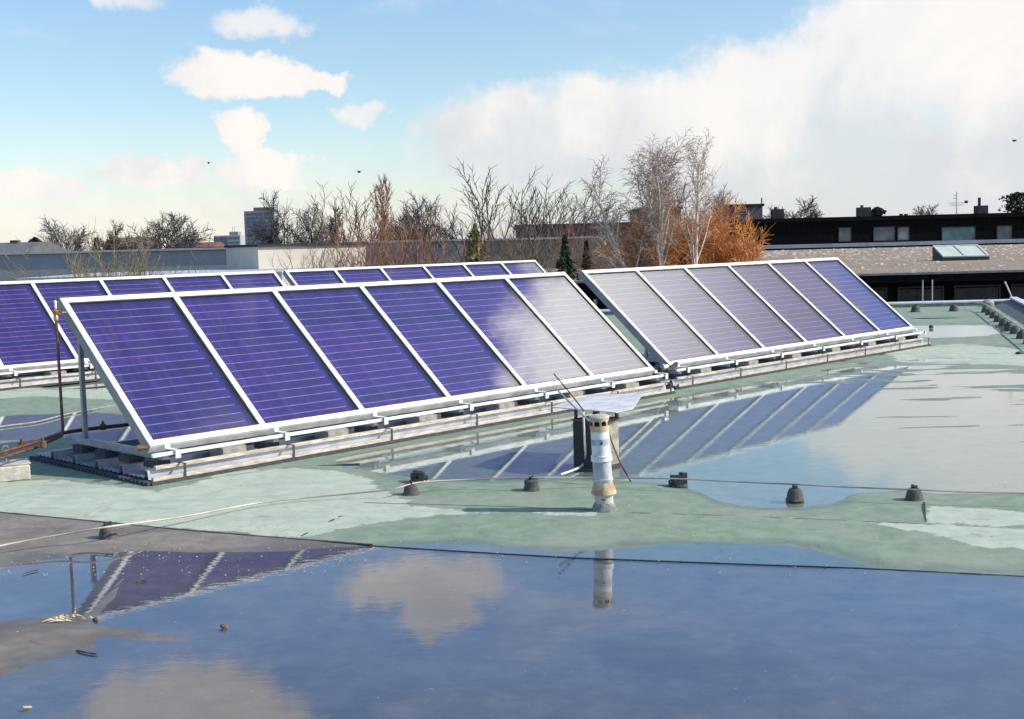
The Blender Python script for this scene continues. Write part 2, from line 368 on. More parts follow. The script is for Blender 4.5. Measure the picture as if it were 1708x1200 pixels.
mx = q.node('ShaderNodeMixShader'); q.put(mx.inputs[0], q.m('MULTIPLY', fr.outputs[0], q.m('SUBTRACT', 1.0, geo.outputs['Backfacing']))); q.put(mx.inputs[1], tr.outputs[0]); q.put(mx.inputs[2], gl.outputs[0])
ou = q.node('ShaderNodeOutputMaterial'); q.put(ou.inputs[0], mx.outputs[0])
mw2 = mw.copy(); mw2.name = 'shallow_rain_water'
for n_ in mw2.node_tree.nodes:
    if n_.type == 'BSDF_TRANSPARENT': n_.inputs[0].default_value = (.92, .93, .93, 1)
def water(nm, pts, mw=mw):
    mb = MB(); mb.add([(x, y, 0) for x, y in pts], [tuple(range(len(pts)))]); o = mb.build(nm, mw); tag(o, kind='structure'); return o
water('puddle', [(-9, 2.5), (9, 2.5), (9, 9.25), (-9, 9.25)])
water('puddle', [(-2.3, 9.26), (9.5, 9.26), (12.6, 30), (3, 30), (-2.3, 14)], mw2)
water('puddle', [(-14, 11.8), (-2.31, 11.8), (-2.31, 14), (2.8, 30), (-14, 30)], mw2)

# lap seams of the felt sheets
def seam(pts, z=.004, wdt=.012):
    mb = MB(); pp = []
    for (a, b_) in zip(pts[:-1], pts[1:]):
        A, B = at(*a), at(*b_); L = (B - A).length; n = max(2, int(L / .12))
        for i in range(n): pp.append(A.lerp(B, i / n))
    pp.append(at(*pts[-1])); random.seed(len(pp))
    for i in range(len(pp) - 1):
        A, B = pp[i], pp[i + 1]; dd = (B - A).normalized(); nn = Vector((-dd.y, dd.x, 0)); w0 = wdt * random.uniform(.5, 1.4)
        zz = z + .009
        mb.add([A - nn * w0 + Vector((0, 0, zz - .02)), B - nn * w0 + Vector((0, 0, zz - .02)), B - nn * w0 + Vector((0, 0, zz)), A - nn * w0 + Vector((0, 0, zz)),
                A + nn * w0 + Vector((0, 0, zz - .02)), B + nn * w0 + Vector((0, 0, zz - .02)), B + nn * w0 + Vector((0, 0, zz)), A + nn * w0 + Vector((0, 0, zz))],
               [(0, 1, 2, 3), (3, 2, 6, 7), (7, 6, 5, 4)])
    return mb.build('felt_seam', M_tar, roof)
seam([(-100,848),(0,857),(150,871),(300,886),(460,899),(620,911)], .004, .016)
seam([(620,911),(800,922),(960,931),(1200,940),(1430,948),(1708,962),(1760,965)], -.005, .007)
seam([(502,897),(540,877),(575,860),(607,841)], .002, .010)
seam([(607,841),(700,850),(850,858)], .0, .007)
seam([(1540,840),(1541,855),(1544,873)], .003, .012)
seam([(1030,857),(1200,862),(1400,870),(1546,877),(1708,884)], .002, .007)
seam([(1500,541),(1600,540),(1680,540)], .003, .02)
seam([(300,808),(470,782),(600,775)], .003, .006)
seam([(607,841),(800,846),(985,853)], .004, .006)
seam([(-50,655),(120,650),(250,640)], .003, .010)
seam([(1535,580),(1620,578),(1708,579)], .003, .014)
seam([(1500,532),(1590,531),(1650,531)], .0, .02)

# ------------------------------------------------------------------ solar arrays
YAW, TILT, Wm, SL, ZB = .8067, .6962, 1.338, 2.172, .333
def slope(u, tt, n): return (u, tt * math.cos(TILT) - n * math.sin(TILT) * 1.0, ZB + tt * math.sin(TILT) + n * math.cos(TILT))
def sbox(mb, u0, u1, t0, t1, n0, n1_, mi=0): mb.box(u0, u1, t0, t1, n0, n1_, mi, tf=slope)
def box_thing(*a): pass
mg = bpy.data.materials.new('collector_glass'); mg.use_nodes = True
q = NT(mg.node_tree); q.n.clear()
v = q.node('ShaderNodeTexCoord').outputs['Object']
fr = q.node('ShaderNodeFresnel'); fr.inputs[0].default_value = 1.85
geo = q.node('ShaderNodeNewGeometry')
bn = q.node('ShaderNodeBump'); bn.inputs['Strength'].default_value = .06; bn.inputs['Distance'].default_value = .01; q.put(bn.inputs['Height'], q.noise(v, 2.5, 2, .5))
gl = q.node('ShaderNodeBsdfGlossy'); gl.inputs['Roughness'].default_value = .03; q.put(gl.inputs['Normal'], bn.outputs[0])
tr = q.node('ShaderNodeBsdfTransparent'); tr.inputs[0].default_value = (.93, .94, .96, 1)
mx = q.node('ShaderNodeMixShader'); q.put(mx.inputs[0], q.m('MULTIPLY', fr.outputs[0], q.m('SUBTRACT', 1.0, geo.outputs['Backfacing']))); q.put(mx.inputs[1], tr.outputs[0]); q.put(mx.inputs[2], gl.outputs[0])
du = q.node('ShaderNodeBsdfDiffuse'); du.inputs[0].default_value = (.42, .38, .33, 1)
mp = q.node('ShaderNodeMapping'); q.put(mp.inputs[0], v); mp.inputs['Rotation'].default_value = (0, 0, .5); mp.inputs['Scale'].default_value = (7, 1.0, 1)
dust_sheen = q.m('ADD', .012, q.m('MULTIPLY', q.ss(q.noise(mp.outputs[0], 1.3, 6, .7, .8), .45, .8), .035))  # thin even dust, plus diagonal reflection streaks painted as diffuse colour
m2 = q.node('ShaderNodeMixShader'); q.put(m2.inputs[0], dust_sheen); q.put(m2.inputs[1], mx.outputs[0]); q.put(m2.inputs[2], du.outputs[0])
q.put(q.node('ShaderNodeOutputMaterial').inputs[0], m2.outputs[0])
ma = bpy.data.materials.new('selective_absorber'); ma.use_nodes = True
q = NT(ma.node_tree); b = q.n['Principled BSDF']; v = q.node('ShaderNodeTexCoord').outputs['Object']
mp = q.node('ShaderNodeMapping'); q.put(mp.inputs[0], v); mp.inputs['Rotation'].default_value = (0, 0, .7); mp.inputs['Scale'].default_value = (6, 1.2, 1)
q.put(b.inputs['Base Color'], q.mix(q.ss(q.noise(mp.outputs[0], 1.6, 4, .6, .4), .35, .7), (.030, .004, .125), (.050, .014, .22)))
oi = q.node('ShaderNodeObjectInfo'); hs = q.node('ShaderNodeHueSaturation'); lk = b.inputs['Base Color'].links[0].from_socket
q.put(hs.inputs['Color'], lk); q.put(hs.inputs['Value'], q.m('ADD', .8, q.m('MULTIPLY', oi.outputs['Random'], .45))); q.put(hs.inputs['Hue'], q.m('ADD', .488, q.m('MULTIPLY', oi.outputs['Random'], .02))); q.put(b.inputs['Base Color'], hs.outputs[0])
b.inputs['Roughness'].default_value = .38; b.inputs['Metallic'].default_value = .35; b.inputs['Specular IOR Level'].default_value = .6
M_joint = mat('fin_joint', (.30, .13, .30), (.40, .27, .42), 3, .4, .3)
M_insul = mat('violet_backplate', (.16, .05, .20), (.24, .10, .28), 3, .6)

ARR_LABELS = [
 ('front row solar thermal array with violet blue panels, nearest the camera on the left', (-3.5168, 11.7278, 0)),
 ('front row solar array whose panels mirror grey cloud, right of the vent pipe', (2.3268, 18.1634, 0)),
 ('violet solar array behind the nearest one, cut by the left edge of the photo', (-9.3698, 19.3424, 0)),
 ('rearmost solar array, mostly hidden behind the front row, before the bare trees', (-3.6749, 25.5195, 0))]
def make_array():
    root = thing('solar_array', ARR_LABELS[0][0], 'solar array', (0, 0, 0), 0, 'solar thermal arrays standing on the flat roof')
    U0, U1 = .0225, 6 * Wm - .0225
    # ground kit
    mb = MB(); mb.box(-.16, U1 + .12, -.30, 2.16, .004, .034); k = 0
    v0 = -.28
    while v0 < 2.12: mb.box(-.20, -.161, v0, v0 + .05, .004, .040); v0 += .075
    mb.build('base_mat', M_rubber, root)
    mb = MB(); prof = []
    vv = -.24; prof.append((vv, .045))
    for r_ in (-.16, .32, .80, 1.28, 1.76):
        prof += [(r_, .045), (r_ + .012, .125), (r_ + .06, .125), (r_ + .072, .05)]
        for j in range(4): a = r_ + .12 + j * .085; prof += [(a, .05), (a + .01, .062), (a + .03, .062), (a + .04, .05)]
    prof.append((2.13, .05))
    n = len(prof); vs = [(-.12, a, z_) for a, z_ in prof] + [(U1 + .08, a, z_) for a, z_ in prof] + [(-.12, a, z_ - .004) for a, z_ in prof] + [(U1 + .08, a, z_ - .004) for a, z_ in prof]
    fs = [(i, n + i, n + i + 1, i + 1) for i in range(n - 1)] + [(2 * n + i + 1, 3 * n + i + 1, 3 * n + i, 2 * n + i) for i in range(n - 1)] + [(i + 1, 2 * n + i + 1, 2 * n + i, i) for i in range(n - 1)] + [(n + i, 3 * n + i, 3 * n + i + 1, n + i + 1) for i in range(n - 1)]
    mb.add(vs, fs); mb.build('base_sheet', M_sheet, root)
    mb = MB(); mb.box(-.14, U1 + .1, -.285, -.243, .035, .075); mb.build('lower_rail', M_rail, root, bevel=.004)
    mb = MB(); mb.box(-.06, U1 + .06, -.20, -.162, .127, .165); mb.build('lower_rail', M_rail, root, bevel=.004)
    mb = MB(); mb.box(-.10, U1 + .05, -.225, -.185, .252, .288); mb.build('front_rail', M_white, root, bevel=.005)
    bm_ = MB(); bm_.box(-.03, .03, -.13, 1.72, .205, .265); bm_.box(-.045, .045, -.13, 1.72, .2, .208)
    beam = bm_.mesh('cross_beam', M_galv)
    bl = MB(); bl.box(-.085, .085, -.05, .16, .126, .199); blk = bl.mesh('support_block', M_block)
    b2 = MB(); b2.box(-.14, .14, -.12, .12, .052, .196); blk2 = b2.mesh('ballast_block', M_concrete)
    po = MB(); po.box(-.022, .022, -.022, .022, 0, 1.02); post = po.mesh('rear_post', M_galv)
    cl = MB(); cl.box(-.028, .028, -.245, -.04, .289, .300); cl.box(-.028, .028, -.250, -.238, .22, .300); cl.box(-.028, .028, -.06, -.045, .289, .335); clm = cl.mesh('clamp', M_white)
    st = MB(); st.box(-.014, .014, -.292, -.287, .02, .17); st.box(-.014, .014, -.292, -.15, .166, .170); stm = st.mesh('strap', M_block)
    tb = MB(); tb.box(-.012, .012, -.012, .012, 0, .07); tbm = tb.mesh('bolt', M_galv)
    def inst(name, mesh, loc, rot=None):
        o = bpy.data.objects.new(name, mesh); COL.objects.link(o); o.parent = root; o.location = loc
        if rot: o.rotation_euler = rot
        return o
    for i in range(7):
        u = min(max(i * Wm, .1), 6 * Wm - .1) + (.0 if i in (0, 6) else .04)
        inst('cross_beam', beam, (u, 0, 0)); inst('clamp', clm, (u + .06, 0, 0)); inst('strap', stm, (u + .1, 0, 0))
        for v1 in (-.04, .44, .92, 1.40): inst('support_block', blk, (u - .02, v1, 0))
        if i not in (0,): inst('ballast_block', blk2, (u - .42, .12, 0))
        inst('rear_post', post, (u, 1.47, .265))
    # collectors
    sm = None
    tray = MB(); g = .004
    sbox(tray, g, Wm - g, 0, SL, -.104, -.092); sbox(tray, g, g + .02, 0, SL, -.092, -.006); sbox(tray, Wm - g - .02, Wm - g, 0, SL, -.092, -.006)
    sbox(tray, g + .02, Wm - g - .02, 0, .02, -.092, -.006); sbox(tray, g + .02, Wm - g - .02, SL - .02, SL, -.092, -.006)
    traym = tray.mesh('collector', M_case)
    bp = MB(); sbox(bp, .03, Wm - .03, .022, SL - .022, -.058, -.046); bpm = bp.mesh('back_plate', M_insul)
    glm = MB(); sbox(glm, .03, Wm - .03, .022, SL - .022, -.010, -.006); glmesh = glm.mesh('glass_cover', mg)
    NF = 17; t0, t1 = .06, SL - .06; pit = (t1 - t0) / NF
    fins = MB(); sbox(fins, .055, Wm - .085, 0, pit - .013, -.036, -.030)
    finm = fins.mesh('absorber_strip', ma)
    jn = MB(); sbox(jn, .075, Wm - .13, 0, .010, -.036, -.029); jm = jn.mesh('fin_joint', M_joint)
    for i in range(6):
        c = inst('collector', traym, (i * Wm, 0, 0))
        for nm, ms_ in (('back_plate', bpm), ('glass_cover', glmesh)):
            o = bpy.data.objects.new(nm, ms_); COL.objects.link(o); o.parent = c
        for j in range(NF):
            tt = t0 + j * pit
            o = bpy.data.objects.new('absorber_strip', finm); COL.objects.link(o); o.parent = c
            o.location = (0, tt * math.cos(TILT), tt * math.sin(TILT))
            if j:
                o = bpy.data.objects.new('fin_joint', jm); COL.objects.link(o); o.parent = c; tj = tt - .0115
                o.location = (random.uniform(-.02, .02), tj * math.cos(TILT), tj * math.sin(TILT))
    # outer white frame and dividers, black gaskets
    mb = MB(); sbox(mb, U0 - .02, U1 + .02, -.012, .062, -.006, .012); sbox(mb, U0 - .02, U1 + .02, -.014, -.010, -.085, -.006); mb.build('bottom_rail', M_white, root, bevel=.003)
    mb = MB(); sbox(mb, U0 - .02, U1 + .02, SL - .062, SL + .012, -.006, .012); mb.build('top_rail', M_white, root, bevel=.003)
    mb = MB(); sbox(mb, U0 - .021, U0 + .045, .063, SL - .063, -.006, .0115); mb.build('end_rail', M_white, root, bevel=.003); mb = MB(); sbox(mb, U0 - .024, U0 - .020, -.01, SL + .01, -.1, -.007); mb.build('end_panel', M_case, root)
    mb = MB(); sbox(mb, U1 - .045, U1 + .021, .063, SL - .063, -.006, .0115); mb.build('end_rail', M_white, root, bevel=.003); mb = MB(); sbox(mb, U1 + .020, U1 + .024, -.01, SL + .01, -.1, -.007); mb.build('end_panel', M_case, root)
    dv = MB(); sbox(dv, -.034, .034, .063, SL - .063, -.006, .0115); dm_ = dv.mesh('divider', M_white)
    for i in range(1, 6): inst('divider', dm_, (i * Wm, 0, 0))
    gk = MB()
    for i in range(6):
        a, b_ = i * Wm + (.035 if i else .066), (i + 1) * Wm - (.035 if i < 5 else .066)
        sbox(gk, a, a + .016, .063, SL - .063, -.006, .004); sbox(gk, b_ - .016, b_, .063, SL - .063, -.006, .004)
        sbox(gk, a + .016, b_ - .016, .063, .077, -.006, .004); sbox(gk, a + .016, b_ - .016, SL - .077, SL - .063, -.006, .004)
    gk.build('gasket', M_gasket, root)
    return root
arr = make_array(); index_kids()
arrays = [arr] + [copy_tree(arr) for _ in range(3)]
for o, (lab, loc) in zip(arrays, ARR_LABELS):
    o['label'] = lab; o.location = (loc[0], loc[1], .008); o.rotation_euler = (0, 0, YAW)
def A1w(u, v, z): return Vector((-3.5168 + u * math.cos(YAW) - v * math.sin(YAW), 11.7278 + u * math.sin(YAW) + v * math.cos(YAW), z))
def catmull(pts, k=6):
    pts = [Vector(p) for p in pts]; out = []
    for i in range(len(pts) - 1):
        p0, p1, p2, p3 = pts[max(i - 1, 0)], pts[i], pts[i + 1], pts[min(i + 2, len(pts) - 1)]
        for j in range(k):
            s = j / k
            out.append(.5 * ((2 * p1) + (p2 - p0) * s + (2 * p0 - 5 * p1 + 4 * p2 - p3) * s * s + (3 * p1 - p0 - 3 * p2 + p3) * s ** 3))
    out.append(pts[-1]); return out

# ------------------------------------------------------------------ pipework at the left end of the near array
r0 = thing('copper_pipe', 'thin brown copper riser with a brass valve at the left end of the nearest array', 'pipe', A1w(-.13, 1.5, 0))
o0 = r0.location.copy()
def rel(p): return Vector(p) - o0
mb = MB(); top = A1w(-.13, 1.5, 1.60)
mb.tube([rel(p) for p in [A1w(-.02, 1.5, 1.60), top, top + Vector((0, 0, -.04)), A1w(-.13, 1.5, .36), A1w(-.15, 1.48, .33)] + [at(62, 746, .3), at(0, 765, .28), at(-120, 800, .25)]], .016, 8)
mb.build('pipe_run', M_copper, r0, smooth=True)
mb = MB(); mb.lathe([(.012, -.08), (.026, -.075), (.028, -.03), (.02, -.02), (.03, 0), (.03, .03), (.014, .035), (.014, .05)], 10); mb.box(-.01, .07, -.014, .014, -.01, .018)
mb.build('brass_valve', M_brass, r0, smooth=True, loc=rel(top))
mb = MB(); mb.lathe([(.013, 0), (.013, .05), (.017, .05), (.017, .07), (.006, .085)], 10); mb.build('vent_cap', M_white, r0, loc=rel(top + Vector((0, 0, .05))))
o1 = at(140, 715, .33)
r1 = thing('copper_pipe', 'thicker dark copper pipe running level behind the nearest array to the left edge', 'pipe', o1)
mb = MB(); pts = [at(-140, 792, .3), at(0, 755, .32), at(60, 738, .33), at(100, 724, .33), at(140, 717, .33), at(210, 709, .33), at(260, 703, .33)]
mb.tube([p - o1 for p in catmull(pts, 4)], .021, 8); mb.build('pipe_run', M_copper, r1, smooth=True)
for px, py in ((172, 713), (36, 744), (72, 742)):
    mb = MB(); c = at(px, py, .33) - o1; mb.lathe([(.02, -.03), (.032, -.028), (.032, .035), (.012, .04), (.012, .07)], 10, c=c); mb.build('fitting', M_rust if px > 70 else M_copper, r1)
tb = MB(); tb.tube(catmull([at(-80, 728, .02), at(0, 712, .02), at(60, 704, .02), at(115, 690, .02), at(150, 684, .02), at(205, 674, .02), at(280, 664, .02)], 5), .009, 6)
tag(tb.build('conduit', M_concrete, smooth=True), 'pale thin conduit lying on the wet roof behind the nearest array', 'conduit')

# block carrying the pipes, bottom left
c = at(-5, 806); rb = thing('pipe_support', 'pale concrete block under the copper pipes at the left edge', 'support block', (c.x - .05, c.y + .06, .008), R(28))
mb = MB(); mb.box(-.36, .32, -.14, .16, 0, .15); mb.build('block', M_cream, rb, bevel=.012)
mb = MB(); mb.box(-.34, .33, -.13, .17, .152, .172); mb.build('cover_slab', M_rail, rb, bevel=.006)
mb = MB(); mb.tube([(.12, .0, .172), (.12, 0, .29)], .008, 6); mb.box(.09, .15, -.02, .02, .172, .18); mb.build('threaded_rod', M_galv, rb)
mb = MB()
for k_ in range(10): a = k_ / 10 * 2 * math.pi; mb.box(.12 + .028 * math.cos(a) - .006, .12 + .028 * math.cos(a) + .006, -.012, .012, .312 + .028 * math.sin(a) - .006, .312 + .028 * math.sin(a) + .006)
mb.build('pipe_clip', M_galv, rb)

# brass coupling in the gap between the two front arrays
c = A1w(8.22, .02, .34); rc = thing('hose_coupling', 'flexible connector with brass nut in the gap between the two front arrays', 'pipe coupling', c, YAW)
mb = MB(); mb.tube(catmull([(-.2, .1, .02), (-.12, .02, -.02), (0, -.04, .0), (.14, -.02, -.03), (.5, .1, .02)], 5), .035, 9); mb.build('hose', M_gasket, rc, smooth=True)
mb = MB(); mb.tube([(-.03, -.07, .03), (.03, -.08, .03)], .033, 6); mb.build('nut', M_brass, rc)
mb = MB(); mb.tube([(-.07, -.065, .03), (-.03, -.07, .03)], .045, 10); mb.build('collar', M_galv, rc)
c2 = A1w(-.02, -.01, .33); rc = tag((lambda q: (q.tube([(0, 0, 0), (-.06, -.01, 0)], .024, 8), q.tube([(-.06, -.01, 0), (-.1, -.015, 0)], .034, 6), q.build('pipe_plug', M_brass, smooth=True))[-1])(MB()), 'small brass plug at the lower left corner of the nearest array', 'plug'); rc.location = c2

# ------------------------------------------------------------------ leaning vent pipe
base = at(1009, 853)
vp = thing('vent_pipe', 'leaning white and yellowed vent pipe with a slotted cap standing on the green felt', 'vent pipe', (base.x, base.y, .0)); vp.rotation_euler = (R(1), R(-2.6), 0)
S_ = 1.0
def lat(name, prof, m_, n=32, bevel=0):
    mb = MB(); mb.lathe(prof, n); return mb.build(name, m_, vp, smooth=True)
random.seed(3)
mb = MB(); prof = [(.118, -.02), (.112, .012), (.098, .035), (.088, .06), (.078, .075)]; mb.lathe(prof, 28)
mb.v = [(x * (1 + .10 * mnoise.noise(Vector((x * 14, y * 14, z * 9)))), y * (1 + .12 * mnoise.noise(Vector((x * 14 + 5, y * 14, z * 9)))), z + .008 * mnoise.noise(Vector((x * 30, y * 30, 0)))) for x, y, z in mb.v]
mb.build('mortar_foot', M_mortar, vp, smooth=True)
mst = bpy.data.materials.new('stained_stub'); mst.use_nodes = True; q = NT(mst.node_tree); b = q.n['Principled BSDF']; v = q.node('ShaderNodeTexCoord').outputs['Object']
mp = q.node('ShaderNodeMapping'); q.put(mp.inputs[0], v); mp.inputs['Rotation'].default_value = (0, .8, 0); mp.inputs['Scale'].default_value = (7, 7, 20)
q.put(b.inputs['Base Color'], q.mix(q.ss(q.noise(mp.outputs[0], 1.1, 4, .6), .60, .64), q.mix(q.noise(v, 20, 4), (.55, .52, .46), (.38, .36, .31)), (.02, .018, .016))); b.inputs['Roughness'].default_value = .8
lat('pipe_stub', [(.074, .06), (.074, .165)], mst)
lat('flared_collar', [(.104, .150), (.104, .162), (.080, .235), (.078, .25)], M_dirtyc, 14)
lat('lower_section', [(.078, .251), (.078, .262), (.084, .264), (.084, .276), (.0765, .28), (.0755, .42)], M_pipe_g)
lat('joint_ring', [(.078, .421), (.086, .423), (.087, .44), (.082, .45), (.087, .455), (.086, .468), (.077, .47)], M_pipe_w)
lat('upper_section', [(.076, .471), (.0755, .555)], M_pipe_w)
lat('grey_band', [(.0765, .556), (.0765, .605)], M_pipe_g)
mb = MB(); mb.box(-.012, .012, -.0795, -.0765, .568, .578); mb.box(.0, .008, -.0795, -.0765, .578, .596); mb.build('printed_mark', M_black, vp)
lat('white_band', [(.0755, .606), (.0755, .668)], M_pipe_w)
lat('yellowed_band', [(.078, .669), (.0785, .705)], M_pipe_y)
# cap with arched openings
mb = MB(); n = 64; rows = [(.706 + i * .008) for i in range(9)]
for rad in (.0785, .072):
    o_ = len(mb.v)
    for z_ in rows:
        for j in range(n): a = 2 * math.pi * (j + .5) / n; mb.v.append((rad * math.cos(a), rad * math.sin(a), z_))
    for i in range(8):
        for j in range(n):
            ph = (j % 8) - 3.5; wide = 2.6 if i < 5 else (1.8 if i < 6 else -1)
            if 1 <= i and abs(ph) < wide: continue
            j2 = (j + 1) % n; mb.f.append((o_ + i * n + j, o_ + i * n + j2, o_ + (i + 1) * n + j2, o_ + (i + 1) * n + j)); mb.mi.append(0)
mb.build('slotted_cap', M_pipe_y, vp)
lat('cap_shade_core', [(.062, .70), (.062, .768)], M_black, 20)  # black core stands in for the shade inside the openings
lat('cap_lid', [(.0785, .771), (.084, .772), (.084, .786), (.07, .797), (.02, .80)], M_rail)

# ------------------------------------------------------------------ duct hood behind it
hc = at(995, 785); hh = .55
hd = thing('duct_hood', 'square metal duct with a loose flat cover plate, behind the leaning vent pipe', 'roof duct', (hc.x + .02, hc.y + .20, .0), R(46))
mb = MB(); mb.box(-.155, .155, -.155, .155, -.01, .46); mb.build('duct_box', M_hoodl, hd, bevel=.004)
mb = MB(); mb.box(-.163, -.156, -.16, .16, .005, .455); mb.box(-.156, .163, -.165, -.1555, -.01, .03); mb.build('shade_sheet_and_foot', M_tar, hd)  # black sheet added as the left side's shade, plus a foot strip
mb = MB(); mb.box(-.17, .17, -.17, .17, .462, .478); mb.build('rim', M_rust, hd)
for sx in (-1, 1):
    for sy in (-1, 1): mb = MB(); mb.box(sx * .14 - .012, sx * .14 + .012, sy * .14 - .012, sy * .14 + .012, .479, .575); mb.build('leg', M_block, hd)
mb = MB()
pts = [at(920, 676, .6), at(985, 657, .6), at(1072, 659, .6), at(1056, 681, .6), at(1028, 686, .6)]
inv = (Matrix.Translation(hd.location) @ Matrix.Rotation(R(46), 4, 'Z')).inverted()
pl = [inv @ p for p in pts]; zz = [.575, .585, .605, .59, .58]
n = len(pl); vs = [(p.x, p.y, z_) for p, z_ in zip(pl, zz)] + [(p.x, p.y, z_ + .008) for p, z_ in zip(pl, zz)]
cx = sum(p.x for p in pl) / n; cy = sum(p.y for p in pl) / n; vs += [(cx, cy, .588), (cx, cy, .60)]
fs = [(i, 2 * n, (i + 1) % n) for i in range(n)] + [(n + i, n + (i + 1) % n, 2 * n + 1) for i in range(n)] + [(i, (i + 1) % n, n + (i + 1) % n, n + i) for i in range(n)]
mb.add(vs, fs); mb.build('cover_plate', M_plate, hd)
def rod(name, pts, r_, m_, lab, cat, k=4):
    mb = MB(); mb.tube(catmull(pts, k), r_, 6); return tag(mb.build(name, m_, smooth=True), lab, cat)
rod('lightning_rod', [atY(924, 624, 11.5), atY(950, 655, 11.4), atY(974, 686, 11.3)], .006, M_tar, 'upper of the two thin dark rods poking up left from the duct cover plate', 'lightning rod')
rod('lightning_rod', [atY(927, 648, 11.4), atY(955, 676, 11.2), atY(982, 702, 11.0)], .008, M_galv, 'lower of the two thin rods poking up left from the duct cover plate', 'lightning rod')
rod('conduit', [atY(973, 688, 11.25), atY(975, 735, 11.25), at(976, 765, .10), at(968, 779, .03), at(935, 792, .03)], .011, M_white, 'white conduit bending down the dark side of the duct to the roof', 'conduit')
rod('earth_wire', [atY(1013, 698, 11.2), atY(1018, 730, 11.1), atY(1035, 772, 10.9), at(1052, 803, .02)], .008, M_copper, 'brown wire running down the right side of the duct to the cable', 'wire')

# ------------------------------------------------------------------ lightning cable on its holders
HZ = .125
hp = [(181, 899, 'dark cone on the grey felt at the left, holding the cable'),
      (686, 827, 'dark cone standing just in front of the broken holder, left of the duct'),
      (887, 820, 'barrel shaped dark cone between the broken holder and the leaning vent pipe'),
      (1326, 836, 'dark cone standing at the puddle edge, second from the right on the cable'),
      (1525, 836, 'dark cone beside the tar crack, rightmost under the near cable')]
def holder(lab, p, s=1.0, barrel=0):
    r_ = thing('cable_holder', lab, 'cable holder', (p.x, p.y, .004), random.uniform(0, 3), 'cone shaped cable holders on the roof')
    mb = MB(); mb.lathe([(.080 * s, 0), (.086 * s, .008 * s), (.078 * s, .022 * s), (.070 * s, .06 * s), ((.058 + barrel) * s, .10 * s), ((.045 + barrel) * s, .112 * s)], 20); mb.build('cone', M_holder, r_, smooth=True)
    mb = MB(); mb.box(-.022 * s, .022 * s, -.012, .012, .112 * s, .128 * s); mb.box(-.03 * s, -.018 * s, -.012, .012, .112 * s, .142 * s); mb.box(.018 * s, .03 * s, -.012, .012, .112 * s, .142 * s); mb.build('clip', M_block, r_)
    return r_
for px, py, lab in hp: holder(lab, at(px, py), .92, .014 if px == 887 else 0)
def broken(px, py, lab, yb):
    p = at(px, py); r_ = thing('cable_holder', lab, 'cable holder', (p.x, p.y, .004), 0, 'cone shaped cable holders on the roof')
    random.seed(px); mb = MB()
    for j in range(9):
        a = 2 * math.pi * j / 9 + .2; h_ = random.uniform(.05, .12); rr_ = .062
        x, y = rr_ * math.cos(a), rr_ * math.sin(a)
        mb.box(x - .022, x + .022, y - .018, y + .018, .025, h_)
    mb.box(-.05, .05, -.02, .02, .07, .10); mb.build('cracked_cone', M_block, r_)
    mb = MB(); mb.lathe([(.085, 0), (.088, .012), (.075, .028)], 18); mb.build('foot_ring', yb, r_)
broken(700, 806, 'broken dark holder with a yellowish foot, behind the cone left of the duct', M_pipe_y)
broken(1131, 812, 'broken black holder with a gap in its foot, right of the vent pipe', M_block)
cp = [(-60, 926, .07), (0, 911, .08), (90, 894, .1), (181, 879, .13), (300, 863, .08), (440, 838, .05), (560, 826, .05), (650, 817, .09), (700, 805, .11), (790, 800, .1), (887, 797, .125), (1000, 797, .1), (1131, 799, .12), (1230, 804, .11), (1326, 808, .13), (1420, 813, .12), (1525, 817, .13), (1620, 821, .12), (1720, 823, .12), (1850, 826, .12)]
mb = MB(); mb.tube(catmull([at(x, y, z_) for x, y, z_ in cp], 5), .0075, 6)
tag(mb.build('lightning_cable', M_cable, smooth=True), 'thin lightning cable running across the whole roof over dark cone holders', 'cable')

# far holders and the row along the right roof edge
c = at(1527, 521); holder('small dark cone far off on the roof, left of the two before the parapet', c, 1.6)
c = at(1591, 520); holder('small dark cone far off on the roof, right of the two before the parapet', c, 1.6)
rowp = []
for k_ in range(10):
    y_ = 33.4 - k_ * 1.22; rowp.append(Vector((edge_x(y_) - .05, y_, 0)))
for k_, p in enumerate(rowp):
    r_ = holder('%s cone from the far end in the close row along the right roof edge' % ('first second third fourth fifth sixth seventh eighth ninth tenth'.split()[k_]), p, 1.35)
    r_['group'] = 'holders in the row along the right roof edge'
mb = MB(); mb.tube([p + Vector((0, 0, .22)) for p in [Vector((edge_x(34.6) - .3, 34.6, 0))] + rowp + [Vector((edge_x(15), 15, 0))]], .018, 6)
tag(mb.build('lightning_cable', M_cable, smooth=True), 'second cable running over the row of cones along the right roof edge', 'cable')
c = at(1648, 512); mb = MB(); mb.lathe([(.17, 0), (.17, .12), (.10, .2), (.02, .22)], 14); mb.build('roof_drain', M_concrete, smooth=True, loc=(c.x, c.y, 0))
tag(bpy.data.objects['roof_drain'], 'pale round roof outlet at the far end of the cone row', 'roof drain')

# ------------------------------------------------------------------ parapet and own building
def pw(name, pts_in, pts_out, ztop, lab, slope_w=.0):
    pass
BY = 36.5
cr = Vector((edge_x(37) + 1.0, 37.0, 0))
par = thing('parapet', 'low parapet with a pale metal coping closing the far and right roof edges', 'parapet', (0, 0, 0))
mb = MB()
L0, L1 = Vector((-30, 36.5 - .18 * 0, 0)), Vector((cr.x, 36.8, 0))
mb.box(-30, cr.x + .2, 36.45, 36.85, -.3, .10); mb.build('far_wall', M_concrete, par)
mb = MB(); mb.box(-30, cr.x + .25, 36.38, 36.92, .10, .155)
mb.build('far_coping', M_coping, par, bevel=.01)
mfelt = mat('upstand_felt', (.045, .06, .055), (.08, .09, .08), 1.5, .75, 0, .3)
e = lambda y_, off: edge_x(y_) + off
mb = MB(); ya, yb = -8, 36.45
prof = [(.35, -.02), (.95, .16), (.95, .20)]
